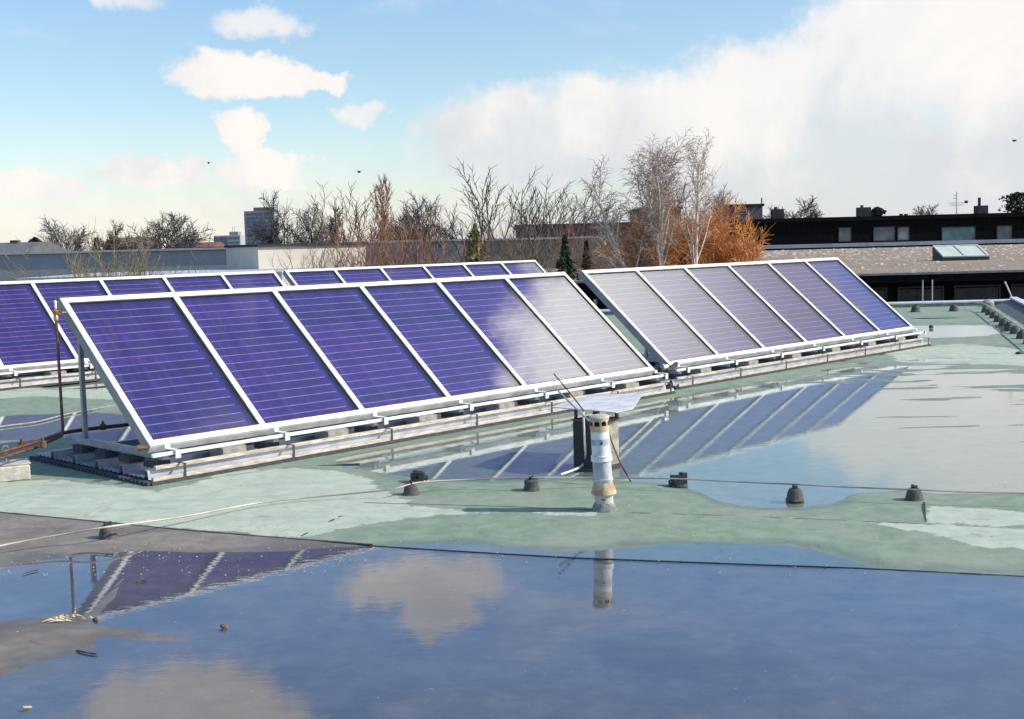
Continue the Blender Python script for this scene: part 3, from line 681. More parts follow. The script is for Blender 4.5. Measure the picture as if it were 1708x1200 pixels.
vs = [(e(ya, a), ya, z_) for a, z_ in prof] + [(e(yb, a), yb, z_) for a, z_ in prof]
mb.add(vs, [(0, 1, 4, 3), (1, 2, 5, 4)]); mb.build('upstand', mfelt, par)
mb = MB(); vs = []
for y_ in (ya, yb):
    for a, z_ in ((.93, .19), (1.14, .19), (1.14, .24), (.93, .24)): vs.append((e(y_, a), y_, z_))
mb.add(vs, [(0, 1, 5, 4), (1, 2, 6, 5), (2, 3, 7, 6), (3, 0, 4, 7), (0, 3, 2, 1), (4, 5, 6, 7)]); mb.build('right_coping', M_coping, par)
mb = MB(); vs = [(e(ya, 1.12), ya, .18), (e(yb, 1.12), yb, .18), (e(yb, 1.12), yb, -3.6), (e(ya, 1.12), ya, -3.6)]; mb.add(vs, [(0, 1, 2, 3)]); mb.box(-30, cr.x + .2, 36.5, 36.84, -3.6, -.31); mb.build('outer_wall', M_concrete, par)
rod('stay_rod', [atY(1676, 470, 36.7), atY(1686, 492, 36.7), atY(1690, 505, 36.6)], .022, M_coping, 'short slanting pale rod at the far right parapet corner', 'rod')

# ------------------------------------------------------------------ small debris
def debris(px, py, sx, sy, sz, m_, lab, cat, name, seed, rz=0, n=10):
    random.seed(seed); p = at(px, py); mb = MB(); o_ = 0
    prof = [(.05, 0), (.8, .12), (1, .45), (.7, .85), (.1, 1)]
    mb.lathe(prof, n)
    mb.v = [(x * sx * (1 + .5 * mnoise.noise(Vector((x * 1.7 + seed, y * 1.7, z)))), y * sy * (1 + .5 * mnoise.noise(Vector((x * 1.7, y * 1.7 + seed, z)))), z * sz) for x, y, z in mb.v]
    o = mb.build(name, m_, smooth=False, loc=(p.x, p.y, .0)); o.rotation_euler = (0, 0, rz); return tag(o, lab, cat)
debris(373, 1048, .022, .020, .026, M_rust, 'small rusty pebble in the blue part of the near puddle', 'pebble', 'pebble', 1)
debris(159, 1036, .018, .016, .02, M_tar, 'dark pebble right of the dry leaf litter at the left', 'pebble', 'pebble', 2)
debris(45, 1182, .03, .012, .012, M_leaf, 'pale leaf fragment in the bottom left corner', 'leaf', 'leaf_scrap', 3)
debris(1320, 866, .07, .018, .012, M_leaf, 'small pale leaf on the green felt between puddles', 'leaf', 'leaf_scrap', 4)
debris(1070, 860, .14, .02, .010, M_leaf, 'long pale scrap beside the vent pipe foot', 'leaf', 'leaf_scrap', 5)
debris(803, 892, .06, .015, .012, M_tar, 'dark leaf on the green felt above the near puddle', 'leaf', 'leaf_scrap', 6)
debris(210, 852, .035, .012, .01, M_tar, 'dark leaf on the pale felt above the left cone', 'leaf', 'leaf_scrap', 7)
debris(280, 868, .04, .015, .01, M_tar, 'dark fragment under the cable right of the left cone', 'leaf', 'leaf_scrap', 8)
debris(1553, 548, .06, .05, .08, M_tar, 'dark lump in the thin far puddle', 'lump', 'debris_lump', 9)
debris(1700, 592, .07, .05, .06, M_tar, 'dark lump near the right edge of the photo on the far felt', 'lump', 'debris_lump', 10)
lc = at(108, 1036); ll = thing('leaf_litter', 'clump of pale dry leaf litter at the shore of the near puddle', 'leaf litter', (lc.x, lc.y, .004))
random.seed(12)
for k_ in range(26):
    mb = MB(); x, y = random.gauss(0, .045), random.gauss(0, .03); a = random.uniform(-.5, .5); L, w_ = random.uniform(.02, .06), random.uniform(.005, .012)
    z1, z2 = random.uniform(.004, .02), random.uniform(.004, .022)
    mb.add([(-L, 0, z1), (0, -w_, z2), (L, 0, z1 * .6), (0, w_, z2 + .006), (0, 0, z2 + .01)], [(0, 1, 4), (1, 2, 4), (2, 3, 4), (3, 0, 4)])
    o = mb.build('leaf', M_leaf, ll, loc=(x, y, 0)); o.rotation_euler = (0, 0, a)
def twig(pts, lab, r_=.004): rod('twig', [at(x, y, .008) for x, y in pts], r_, M_twig, lab, 'twig', 3)
twig([(38, 958), (50, 954), (64, 951)], 'short dark twig in the left puddle')
twig([(128, 1085), (145, 1089), (162, 1091)], 'dark twig on the dry island at the left', .005)
twig([(48, 1069), (60, 1074), (74, 1075)], 'thin curved twig on the left island')
twig([(228, 971), (236, 969), (244, 970)], 'short twig in the brown mirrored part of the puddle', .005)
twig([(120, 925), (150, 922), (190, 926)], 'faint twig near the grey felt shore', .003)
# loose grit, uncountable
random.seed(77); mb = MB()
for k_ in range(520):
    if k_ < 260: px, py = random.uniform(0, 620), random.uniform(862, 960)
    else: px, py = random.uniform(0, 1708), random.uniform(800, 960)
    p = at(px, py, .011); s = random.uniform(.003, .009); a = random.uniform(0, 6)
    if mw and False: pass
    mb.add([p + Vector((s * math.cos(a + k), s * math.sin(a + k) * .8, -.002)) for k in (0, 1.6, 3.1, 4.7)] + [p + Vector((0, 0, s * .8))], [(0, 1, 4), (1, 2, 4), (2, 3, 4), (3, 0, 4)])
tag(mb.build('grit', M_concrete), 'pale loose grit scattered on the felt', 'grit', kind='stuff')

# ------------------------------------------------------------------ ground far below
G0 = -3.6
mb = MB(); mb.add([(-3000, -200, G0), (3000, -200, G0), (3000, 5000, G0), (-3000, 5000, G0)], [(0, 1, 2, 3)])
tag(mb.build('ground', mat('winter_grass', (.07, .08, .04), (.11, .09, .06), .15, .95)), kind='structure')

# ------------------------------------------------------------------ buildings
def boxY(mb, x0p, x1p, ytp, ybp, Y, depth, mi=0, skirt=True):   # front face seen between pixels at distance Y
    a = atY(x0p, (ytp + ybp) / 2, Y).x; b_ = atY(x1p, (ytp + ybp) / 2, Y).x
    xm = (x0p + x1p) / 2; z1 = atY(xm, ytp, Y).z; z0 = G0 if skirt else atY(xm, ybp, Y).z
    mb.box(a, b_, Y, Y + depth, z0, z1, mi); return a, b_, z0, z1
# gravel-roofed building right behind our roof
M_facade = mat('black_facade', (.004, .004, .005), (.008, .008, .008), 2, .9, spec=.1)
mgr = bpy.data.materials.new('gravel_roof'); mgr.use_nodes = True; q = NT(mgr.node_tree); b = q.n['Principled BSDF']; v = q.node('ShaderNodeTexCoord').outputs['Object']
gb = q.noise(v, .35, 5, .65, .4); gf = q.noise(v, 3, 4, .7)
cc = q.mix(q.ss(gb, .35, .65), (.21, .148, .092), (.27, .195, .125)); cc = q.mix(q.m('MULTIPLY', q.ss(gf, .35, .7), .6), cc, (.15, .115, .08))
q.put(b.inputs['Base Color'], cc); b.inputs['Roughness'].default_value = .95
GZ, GY0, GY1 = .72, 45.0, 133.0
gr = thing('gravel_roof_building', 'low building with a brown gravel roof and black facade behind the parapet', 'building', (0, 0, 0))
gx0, gx1 = -2, 75
mb = MB(); mb.box(gx0, gx1, GY0 + .1, GY1, GZ - .25, GZ); mb.build('roof', mgr, gr)
mb = MB(); mb.box(gx0, gx1, GY0 - .12, GY0 + .1, GZ - .03, GZ + .05); mb.build('roof_edge', mat('edge_grey', (.16, .14, .12), (.24, .21, .18), 4, .7), gr)
mb = MB(); mb.box(gx0, gx1, GY0 - .08, GY0 + .099, GZ - .30, GZ - .031); mb.build('fascia', M_facade, gr)
mb = MB(); mb.box(gx0 + .3, gx1, GY0 + .6, GY1, G0, GZ - .26); mb.build('facade', M_facade, gr)
for px in (1539, 1555):
    x = atY(px, 480, 44.7).x; mb = MB(); mb.tube([(x, 44.7, GZ - .23), (x, 44.7, -3.0)], .022, 8); mb.build('downpipe', M_coping, gr)
x = 6.0; k_ = 0
while x < 40:
    mb = MB(); mb.box(x, x + 1.6, GY0 + .55, GY0 + .59, -1.6, GZ - .6); f_ = mb.build('window', mat('dark_pane', (.010, .011, .013), (.03, .03, .035), 3, .12), gr)
    mb = MB(); mb.box(x - .05, x, GY0 + .5, GY0 + .6, -1.65, GZ - .55); mb.box(x + 1.6, x + 1.65, GY0 + .5, GY0 + .6, -1.65, GZ - .55); mb.box(x - .05, x + 1.65, GY0 + .5, GY0 + .6, GZ - .55, GZ - .5); mb.box(x - .05, x + 1.65, GY0 + .5, GY0 + .6, -1.7, -1.65); mb.build('frame', M_block, f_); x += 2.1
random.seed(21); mb = MB()
for k_ in range(4200):
    x = random.uniform(4, 62); y = random.uniform(GY0 + .5, 128)
    if mnoise.noise(Vector((x * .25, y * .10, 3))) < -.12 and random.random() < .7: continue
    s = random.uniform(.04, .15) * (.45 + y / 85)
    n = 6; a0 = random.uniform(0, 6)
    vs = [(x + s * random.uniform(.6, 1.2) * math.cos(a0 + j * 1.047), y + s * random.uniform(.6, 1.6) * math.sin(a0 + j * 1.047), GZ + .004) for j in range(n)] + [(x, y, GZ + s * random.uniform(.2, .5))]
    mb.add(vs, [(j, (j + 1) % n, n) for j in range(n)])
o = mb.build('moss_clump', mat('pale_moss', (.58, .46, .33), (.36, .28, .19), 2, .95), gr); o['kind'] = 'stuff'
# skylight
a = at(1568, 429, GZ); b2_ = at(1648, 427, GZ)
sk = thing('skylight', 'pale twin skylight standing on the brown gravel roof', 'skylight', (atY(1573, 420, 64).x, 64, GZ), R(-3))
wS = (1648 - 1572) / F * 64; 
mb = MB(); mb.add([(0, 0, 0), (wS, 0, 0), (wS, 1.9, 0), (0, 1.9, 0), (0, 0, .16), (wS, 0, .16), (wS, 1.9, .72), (0, 1.9, .72)], [(0, 1, 5, 4), (1, 2, 6, 5), (2, 3, 7, 6), (3, 0, 4, 7), (4, 5, 6, 7)]); mb.build('curb', M_block, sk)
an = math.atan2(.56, 1.9); Ls = 1.98
for j in range(2):
    u0 = .04 + j * (wS / 2); u1 = u0 + wS / 2 - .08
    tf = lambda x, y, z: (x, y * math.cos(an) - z * math.sin(an), .17 + y * math.sin(an) + z * math.cos(an))
    mb = MB(); mb.box(u0, u1, .08, Ls - .1, .01, .03, tf=tf); pn = mb.build('pane', mat('skylight_glass', (.44, .47, .37), (.52, .53, .42), 2, .6), sk)
    mb = MB(); mb.box(u0 - .03, u0 + .05, 0, Ls, 0, .07, tf=tf); mb.box(u1 - .05, u1 + .03, 0, Ls, 0, .07, tf=tf); mb.box(u0 + .05, u1 - .05, 0, .09, 0, .07, tf=tf); mb.box(u0 + .05, u1 - .05, Ls - .1, Ls, 0, .07, tf=tf); mb.build('frame', mat('skylight_frame', (.60, .62, .52), (.48, .50, .42), 3, .5), pn)

# long black building
DY = 134.0
db = thing('dark_building', 'long low black building with lit windows behind the gravel roof', 'building', (0, 0, 0))
def zp(px, py, Y): return atY(px, py, Y).z
def xp(px, Y, py=385): return atY(px, py, Y).x
xa, xb = xp(1228, DY), xp(1900, DY)
mb = MB(); mb.box(xa, xb, DY, DY + 14, G0, zp(1450, 368, DY)); mb.build('wall', mat('black_timber', (.003, .003, .0035), (.007, .006, .006), 1, .9, spec=.1, stretch=(4, 1, 1)), db)
mb = MB(); mb.box(xa - .3, xb, DY - .25, DY + 14.3, zp(1450, 368, DY) + .002, zp(1450, 361, DY)); mb.build('fascia', mat('dark_fascia', (.005, .0045, .0045), (.009, .008, .008), 1, .9, spec=.1), db)
mb = MB(); mb.box(xa + 1, xb, DY - .9, DY - .3, zp(1450, 411, DY), zp(1450, 405, DY)); mb.build('gutter_strip', mat('pale_strip', (.30, .33, .37), (.22, .24, .27), .5, .5), db)
k_ = 0
for x0, x1, y0, y1, cc in [(1400, 1418, 381, 402, (.16, .16, .15)), (1458, 1491, 380, 401, (.13, .13, .14)), (1498, 1515, 380, 400, (.22, .22, .21)), (1572, 1625, 380, 401, (.10, .22, .20)), (1664, 1686, 378, 400, (.12, .12, .12))]:
    z0, z1 = zp((x0 + x1) / 2, y1, DY), zp((x0 + x1) / 2, y0, DY); X0, X1 = xp(x0, DY), xp(x1, DY)
    mb = MB(); mb.box(X0 - .1, X1 + .1, DY - .06, DY - .002, z0 - .1, z0); mb.box(X0 - .1, X1 + .1, DY - .06, DY - .002, z1, z1 + .1); mb.box(X0 - .1, X0, DY - .06, DY - .002, z0, z1); mb.box(X1, X1 + .1, DY - .06, DY - .002, z0, z1)
    w_ = mb.build('window', M_block, db); k_ += 1
    mb = MB(); mb.box(X0, X1, DY - .03, DY - .004, z0, z1); mb.build('pane', mat('curtained_pane_%s' % 'abcde'[k_ - 1], cc, tuple(c * .5 for c in cc), .8, .3), w_)
for x0, x1, y0 in [(1290, 1308, 349), (1434, 1453, 346), (1632, 1648, 343)]:
    mb = MB(); mb.box(xp(x0, DY + 4), xp(x1, DY + 4), DY + 4, DY + 5.5, zp(1450, 362, DY), zp((x0 + x1) / 2, y0, DY + 4)); ch = mb.build('chimney', mat('dark_chimney', (.02, .02, .02), (.04, .035, .03), 1, .8), db)
    mb = MB(); X = xp((x0 + x1) / 2, DY + 4); zt = zp((x0 + x1) / 2, y0, DY + 4); mb.tube([(X - .2, DY + 4.7, zt), (X - .2, DY + 4.7, zt + (.9 if x0 == 1632 else .25))], .18, 8); mb.build('flue', M_block, ch)
for px in (1362, 1503, 1511):
    X = xp(px, DY + 3); mb = MB(); mb.tube([(X, DY + 3, 3.2), (X, DY + 3, zp(px, 357, DY + 3))], .22, 8); mb.build('roof_vent', M_block, db)
X = xp(1595, DY + 5); zt = zp(1595, 320, DY + 5); zb_ = zp(1595, 362, DY + 5)
an_ = thing('antenna', 'thin television antenna on the roof of the long black building', 'antenna', (X, DY + 5, zb_ - .5))
mb = MB(); mb.tube([(0, 0, 0), (0, 0, zt - zb_ + .5)], .05, 6); mb.build('mast', M_galv, an_)
mb = MB(); H_ = zt - zb_ + .5
for f_, w_ in ((.55, .8), (.62, .9), (.78, .35), (.88, .3)): mb.tube([(-w_, 0, H_ * f_), (w_, .2, H_ * f_)], .035, 5)
mb.build('crossbar', M_galv, an_)
mb = MB(); mb.lathe([(.2, 0), (.2, .3)], 10, c=(1.1, 0, H_ * .6)); mb.build('receiver', M_block, an_)

# brick houses and the rest, far behind the trees
M_brick = mat('dark_brick', (.085, .040, .034), (.125, .060, .048), 1.2, .9)
M_brick2 = mat('mauve_brick', (.15, .10, .10), (.20, .14, .135), 1, .9)
M_red = mat('red_tiles', (.22, .07, .04), (.15, .05, .035), 1.5, .85)
M_slate = mat('grey_tiles', (.09, .085, .085), (.13, .12, .12), 1.5, .8)
M_pale = mat('pale_trim', (.45, .44, .42), (.36, .35, .34), 1, .7)
def house(name, lab, x0, x1, y0, Y, depth, m_, trim=True, gable=0, roofm=None, cat='building', windows=0):
    h_ = thing(name, lab, cat, (0, 0, 0)); mb = MB(); a, b_, z0, z1 = boxY(mb, x0, x1, y0, y0 + 30, Y, depth); mb.build('wall', m_, h_)
    if trim and not gable: mb = MB(); mb.box(a - .2, b_ + .2, Y - .2, Y + depth + .2, z1, z1 + .3); mb.build('roof_edge', M_black, h_)
    if gable:
        mb = MB(); hz_ = gable; ym = Y + depth / 2
        mb.add([(a - .3, Y - .3, z1), (b_ + .3, Y - .3, z1), (b_ + .3, ym, z1 + hz_), (a - .3, ym, z1 + hz_), (b_ + .3, Y + depth + .3, z1), (a - .3, Y + depth + .3, z1)], [(0, 1, 2, 3), (3, 2, 4, 5), (0, 3, 5), (1, 4, 2), (0, 5, 4, 1)]); mb.build('roof', roofm, h_)
    for k in range(windows):
        f = (k + .5) / windows; X = a + (b_ - a) * f; mb = MB(); mb.box(X - .6, X + .6, Y - .05, Y - .003, z1 - 2.2, z1 - .9); mb.build('window', M_block, h_)
    return h_, a, b_, z1
house('brick_building', 'long dark red brick building behind the pruned trees', 862, 1075, 378, 120, 18, M_brick, windows=9)
house('brick_building', 'tall dark brick block behind the birch trunks', 1072, 1136, 350, 135, 14, M_brick, windows=3)
h_, a, b_, z1 = house('brick_building', 'small mauve brick box above the orange willow', 1211, 1272, 345, 150, 10, M_brick2)
mb = MB(); mb.tube([(b_ - .1, 150, z1), (b_ - .1, 150, z1 + 1.0)], .08, 6); mb.build('flue', M_block, h_)
h_, a, b_, z1 = house('brick_house', 'red brick house half hidden by the orange twigs, left of centre', 632, 702, 398, 110, 9, M_brick, gable=.9, roofm=M_red)
house('tiled_house', 'house with red tiled roof low on the skyline, left', 172, 236, 410, 160, 9, M_brick, gable=1.1, roofm=M_red)
h_, a, b_, z1 = house('tiled_house', 'grey roofed house at the left edge of the skyline', -60, 26, 424, 95, 12, M_slate, gable=.9, roofm=M_slate)
mb = MB(); X = xp(19, 100, 410); mb.box(X - .3, X + .3, 100.5, 101.2, 2.4, zp(19, 401, 100)); mb.build('chimney', M_brick, h_)
h_, a, b_, z1 = house('tiled_house', 'low house with a long red roof before the low-rise block', 285, 352, 413, 170, 9, M_brick, gable=.7, roofm=M_red)
# towers
M_tower = mat('tower_concrete', (.20, .205, .21), (.27, .27, .27), .2, .8)
TY = 900
tw = thing('tower_block', 'grey high-rise block on the left horizon behind bare trees', 'tower block', (xp(432, TY), TY, G0))
hw = 26 / F * TY; tz = zp(432, 352, TY) - G0
mb = MB(); mb.box(-hw + 1, hw, 0, 18, 0, tz); mb.build('wall', M_tower, tw)
mb = MB(); mb.box(-hw * .35, hw * .8, 3, 14, tz, tz + 2.6); mb.build('plant_room', M_slate, tw)
Mwin = mat('far_windows', (.07, .09, .11), (.12, .14, .17), .3, .4)
for i in range(9):
    for j in range(6):
        z_ = tz - 2.6 - i * 3.0; X = -hw + 3 + j * (2 * hw - 4) / 6; mb = MB(); mb.box(X, X + 2.1, -.25, -.02, z_, z_ + 1.4); mb.build('window', Mwin, tw)
LY = 700
lw = thing('low_rise_block', 'low pale block with a dark side, left of the high-rise on the horizon', 'building', (xp(378, LY), LY, G0))
hw = 22 / F * LY; lz = zp(378, 393, LY) - G0
mb = MB(); mb.box(-hw, hw, 0, 12, 0, lz); mb.build('wall', mat('pale_concrete', (.30, .31, .33), (.36, .37, .38), .3, .8), lw)
mb = MB(); mb.box(-hw + .1, -hw + 8, -.3, -.02, 2, lz - .8); mb.build('dark_bay', Mwin, lw)
mb = MB(); mb.box(1, 6, 2, 9, lz, lz + 2); mb.build('plant_room', M_tower, lw)
for X in (2.5, 3.6): mb = MB(); mb.tube([(X, 4, lz + 2), (X, 4, lz + 5)], .12, 5); mb.build('mast', M_galv, lw)
for i in range(3):
    for j in range(5): mb = MB(); X = -hw + 9 + j * 1.2 - .0; mb.box(hw - 6.4 + j * 1.25, hw - 5.6 + j * 1.25, -.2, -.02, lz - 2 - i * 2.6, lz - .9 - i * 2.6); mb.build('window', Mwin, lw)

# long garden wall / hall beyond our roof, left
M_gw = mat('grey_render', (.27, .27, .265), (.31, .31, .30), .6, .85)
M_cw = mat('cream_render', (.60, .54, .43), (.54, .48, .38), .5, .85)
M_ow = mat('olive_render', (.27, .26, .21), (.22, .21, .17), .6, .85)
WY = 70.0
def wall(name, lab, x0, x1, yt, Y, dz, m_, yaw=0, thick=9):
    a = atY(x0, yt[0], Y); b_ = atY(x1, yt[1], Y); L = b_.x - a.x if not yaw else 5.9
    h_ = thing(name, lab, 'wall', (a.x, Y, G0), yaw); z1 = max(a.z, b_.z) - G0
    nseg = max(1, int(L / 3.0)); 
    mb = MB(); mb.box(0, L, 0, thick, 0, z1); mb.build('render', m_, h_)
    mb = MB(); mb.box(-.08, L + .08, -.15, thick + .1, z1 + .002, z1 + .12); mb.build('coping', M_pale if m_ is not M_cw else M_black, h_)
    return h_
wall('hall_wall', 'long grey rendered hall wall behind the rear array at the left', -250, 429, (432, 417), WY, 0, M_gw)
wall('hall_wall', 'sunlit cream rendered wall section right of the long grey wall', 430, 578, (412, 410), 60, 0, M_cw, R(35), 4)
wall('hall_wall', 'grey wall section between the cream wall and the pruned trees', 579, 776, (407, 404), WY + .5, 0, M_gw)
wall('hall_wall', 'olive grey wall section behind the pruned trees', 777, 1010, (403, 401), WY + 1, 0, M_ow)
# white low roof edge in front of the grey wall
a = atY(28, 464, 52); mb = MB(); mb.box(a.x, atY(470, 452, 52).x, 52, 62, G0, atY(250, 459, 52).z)
hw_ = tag(mb.build('low_outbuilding', M_pale), 'flat white outbuilding roof just showing above the rear array', 'outbuilding')

# ------------------------------------------------------------------ bare trees
def tmat(n, a, b_): return mat(n, a, b_, 1.5, .9)
B_dark = tmat('bark_dark', (.050, .042, .040), (.085, .072, .068)); B_brown = tmat('bark_brown', (.15, .095, .065), (.22, .14, .09))
B_birch = tmat('bark_birch', (.78, .70, .58), (.60, .50, .40)); T_birch = tmat('twig_birch', (.30, .22, .17), (.42, .32, .24))
B_orange = tmat('twig_orange', (.52, .21, .05), (.64, .30, .09)); B_rust = tmat('twig_rust', (.26, .12, .06), (.34, .17, .09))
B_grey = tmat('bark_grey', (.12, .10, .095), (.18, .155, .14)); B_olive = tmat('twig_olive', (.20, .145, .07), (.26, .20, .09))
M_ever = tmat('evergreen_leaf', (.035, .055, .022), (.075, .095, .035)); M_yew = tmat('dark_needle', (.02, .028, .018), (.04, .045, .03))
M_olv = tmat('yellow_green_leaf', (.16, .17, .05), (.26, .22, .07))
def grow(mb_t, mb_b, p, d, L, r_, lv, P_):
    n = 4 if lv < 2 else 3
    pts = [p.copy()]; rr_ = [r_]; q_ = p.copy(); dd = d.copy(); endr = r_ * (.45 if lv == 0 else .4)
    for i in range(n):
        dd = (dd + Vector((random.gauss(0, 1), random.gauss(0, 1), random.gauss(0, .6))) * P_['jit'] + Vector((0, 0, P_['up'][lv])) * .12).normalized()
        q_ = q_ + dd * (L / n); pts.append(q_.copy()); rr_.append(r_ + (endr - r_) * (i + 1) / n)
    (mb_t if lv < P_.get('tl', 1) else mb_b).tube(pts, rr_, 6 if lv == 0 else (4 if lv == 1 else 3), caps=False)
    if lv >= P_['levels'] - 1: return
    k = P_['kids'][lv]
    for c in range(k):
        f = P_['start'][lv] + (1 - P_['start'][lv]) * (c + random.random() * .8) / k
        f = min(f, .999); i = int(f * n); fr_ = f * n - i; pp = pts[i].lerp(pts[i + 1], fr_); pr = rr_[i]
        ax = (pts[i + 1] - pts[i]).normalized(); sd_ = ax.cross(Vector((0, 0, 1)) if abs(ax.z) < .95 else Vector((1, 0, 0))).normalized()
        phi = c * 2.4 + random.uniform(-.5, .5); sd_ = Matrix.Rotation(phi, 3, ax) @ sd_
        ang = P_['ang'][lv] * random.uniform(.7, 1.3); nd = (ax * math.cos(ang) + sd_ * math.sin(ang)).normalized()
        shrink = P_['len'][lv] * random.uniform(.7, 1.2) * (1 - P_['cone'] * f if lv == 0 else 1)
        grow(mb_t, mb_b, pp, nd, L * shrink, max(pr * P_['rk'], P_['rmin']), lv + 1, P_)
KIND = {
 'round': dict(levels=4, kids=(11, 8, 7), start=(.28, .25, .15), ang=(.75, .65, .7), len=(.62, .5, .45), jit=.13, up=(.2, .9, .5, .2), cone=.45, rk=.5, rmin=.014),
 'dense': dict(levels=4, kids=(14, 9, 8), start=(.2, .2, .1), ang=(.8, .7, .8), len=(.52, .5, .5), jit=.16, up=(.2, .6, .4, .2), cone=.4, rk=.5, rmin=.018),
 'pruned': dict(levels=4, kids=(7, 5, 5), start=(.28, .3, .3), ang=(.55, .5, .5), len=(.75, .42, .28), jit=.10, up=(.1, 1.4, 1.0, .6), cone=.15, rk=.62, rmin=.022),
 'birch': dict(tl=2, levels=4, kids=(14, 7, 7), start=(.46, .2, .1), ang=(.55, .6, .8), len=(.36, .5, .5), jit=.07, up=(.4, .9, -.2, -1.2), cone=.55, rk=.42, rmin=.012),
 'willow': dict(levels=4, kids=(14, 10, 10), start=(.12, .15, .1), ang=(.75, .6, .6), len=(.42, .5, .5), jit=.15, up=(.2, .4, .1, -.3), cone=.3, rk=.45, rmin=.018),
 'poplar': dict(levels=4, kids=(16, 7, 5), start=(.15, .2, .1), ang=(.45, .5, .5), len=(.30, .5, .5), jit=.09, up=(.3, 1.2, .9, .5), cone=.5, rk=.45, rmin=.014),
}
def tree(lab, px, ytop, Y, kind, mt_, mb_, r_=.16, lean=0, stems=1, spread=.0, group=None, seed=1, wscale=1, z0=G0, name='bare_tree', cat='tree'):
    random.seed(seed); top_ = atY(px, ytop, Y); H = top_.z - z0
    rt_ = thing(name, lab, cat, (top_.x - lean * H, Y, z0), 0, group)
    a, b_ = MB(), MB(); K = dict(KIND[kind]); K['rmin'] = max(K['rmin'], .00030 * Y * (1.0 if kind != 'birch' else .62)); kk = K['kids']; K['kids'] = (int(kk[0] * 1.15), kk[1] + 1, int(kk[2] * (1.0 if kind == 'birch' else 1.8 if stems == 1 else 1.4)))
    for s in range(stems):
        an_ = (s / max(1, stems - 1) - .5) * spread if stems > 1 else 0
        dd = Vector((math.sin(an_) + lean, random.uniform(-.12, .12) if stems > 1 else 0, math.cos(an_))).normalized()
        hh_ = H * (1 if stems == 1 else random.uniform(.8, 1.0)) * .93
        if stems > 1: K['kids'] = (max(6, int(KIND[kind]['kids'][0] * .8)),) + K['kids'][1:]
        grow(a, b_, Vector((random.uniform(-.2, .2) * (stems > 1), 0, 0)), dd, hh_, r_, 0, K)
    if wscale != 1:
        for q_ in (a, b_): q_.v = [(x * wscale, y * wscale, z) for x, y, z in q_.v]
    # keep the crown top at the surveyed height
    zz_ = sorted(v_[2] for v_ in b_.v + a.v); zm = zz_[int(len(zz_) * .985)]
    f = H / zm
    for q_ in (a, b_): q_.v = [(x, y, z * f) for x, y, z in q_.v]
    a.build('trunk', mt_, rt_); b_.build('crown', mb_, rt_); return rt_
GT = 'bare trees on the skyline'
tree('wispy bare brown tree, far left skyline', 92, 372, 110, 'round', B_grey, B_grey, .2, seed=2, group=GT)
tree('small bare tree between two dark conifers on the left skyline', 197, 381, 120, 'dense', B_dark, B_dark, .2, seed=3, group=GT, wscale=.8)
tree('broad bare tree behind the grey wall, left of the high-rise', 262, 362, 105, 'round', B_grey, B_grey, .22, seed=4, group=GT, wscale=1.1)
tree('second broad bare tree leaning into its neighbour, left of the low-rise', 300, 366, 106, 'round', B_grey, B_dark, .2, seed=44, group=GT)
tree('dense dark bare tree right against the high-rise', 488, 333, 115, 'dense', B_dark, B_dark, .28, seed=5, group=GT, wscale=.62)
tree('dark bare tree just right of the one at the high-rise', 517, 350, 116, 'dense', B_dark, B_grey, .25, seed=6, group=GT, wscale=.6)
tree('narrow dark bare tree between high-rise trees and the orange stems', 541, 352, 112, 'poplar', B_dark, B_dark, .2, seed=7, group=GT)
tree('multi stemmed ochre tree with fanned twigs, left of the tall spike', 603, 330, 82, 'pruned', B_brown, B_brown, .09, stems=5, spread=.7, seed=8, group=GT)
tree('slender orange tree whose tip makes the tallest spike left of centre', 637, 302, 80, 'poplar', B_rust, B_rust, .14, seed=9, group=GT, wscale=.7)
tree('dark crowned bare tree right of the tallest spike', 684, 336, 95, 'dense', B_dark, B_dark, .24, seed=10, group=GT, wscale=.7)
tree('low rounded dark tree in the gap before the pruned trees', 735, 368, 100, 'dense', B_dark, B_dark, .2, seed=11, group=GT)
tree('second low dark tree in the gap before the pruned trees', 764, 380, 98, 'dense', B_dark, B_dark, .2, seed=12, group=GT)
tree('pruned tree with long upright dark limbs, left of centre gap', 820, 296, 72, 'pruned', B_dark, B_dark, .13, stems=4, spread=1.15, seed=13, group=GT)
tree('pruned tree with black limbs directly right of the first pruned one', 872, 306, 74, 'pruned', B_dark, B_dark, .14, stems=3, spread=.7, seed=14, group=GT)
tree('smaller pruned tree with grey limbs beside the birches', 925, 320, 72, 'pruned', B_grey, B_dark, .12, stems=3, spread=.6, seed=15, group=GT)
GB = 'birches behind the right array'
tree('leftmost birch, leaning far out to the left', 985, 276, 52, 'birch', B_birch, T_birch, .15, lean=-.38, seed=16, group=GB)
tree('birch leaning gently left with a pale forked trunk', 1030, 256, 52.6, 'birch', B_birch, T_birch, .15, lean=-.22, seed=17, group=GB)
tree('tall middle birch with a pale trunk in front of the brick block', 1062, 247, 53.5, 'birch', B_birch, T_birch, .15, lean=-.10, seed=18, group=GB)
tree('upright birch with a bright trunk right of the leaning ones', 1090, 240, 53, 'birch', B_birch, T_birch, .15, lean=-.03, seed=19, group=GB, wscale=.8)
tree('solitary slender birch rising out of the orange willow', 1163, 234, 52, 'birch', B_birch, T_birch, .15, seed=20, group=GB, wscale=.62)
tree('thin rust twigged tree between the birches and the orange willow', 1130, 318, 62, 'poplar', B_rust, B_rust, .1, seed=21, group=GT)
tree('thin brown tree right of the solitary birch', 1198, 322, 63, 'poplar', B_rust, T_birch, .1, seed=22, group=GT)
GW = 'orange willow bushes behind the right array'
tree('orange willow thicket directly behind the solitary birch', 1155, 352, 54.5, 'willow', B_orange, B_orange, .10, stems=6, spread=.75, seed=23, group=GW, name='willow', wscale=.8)
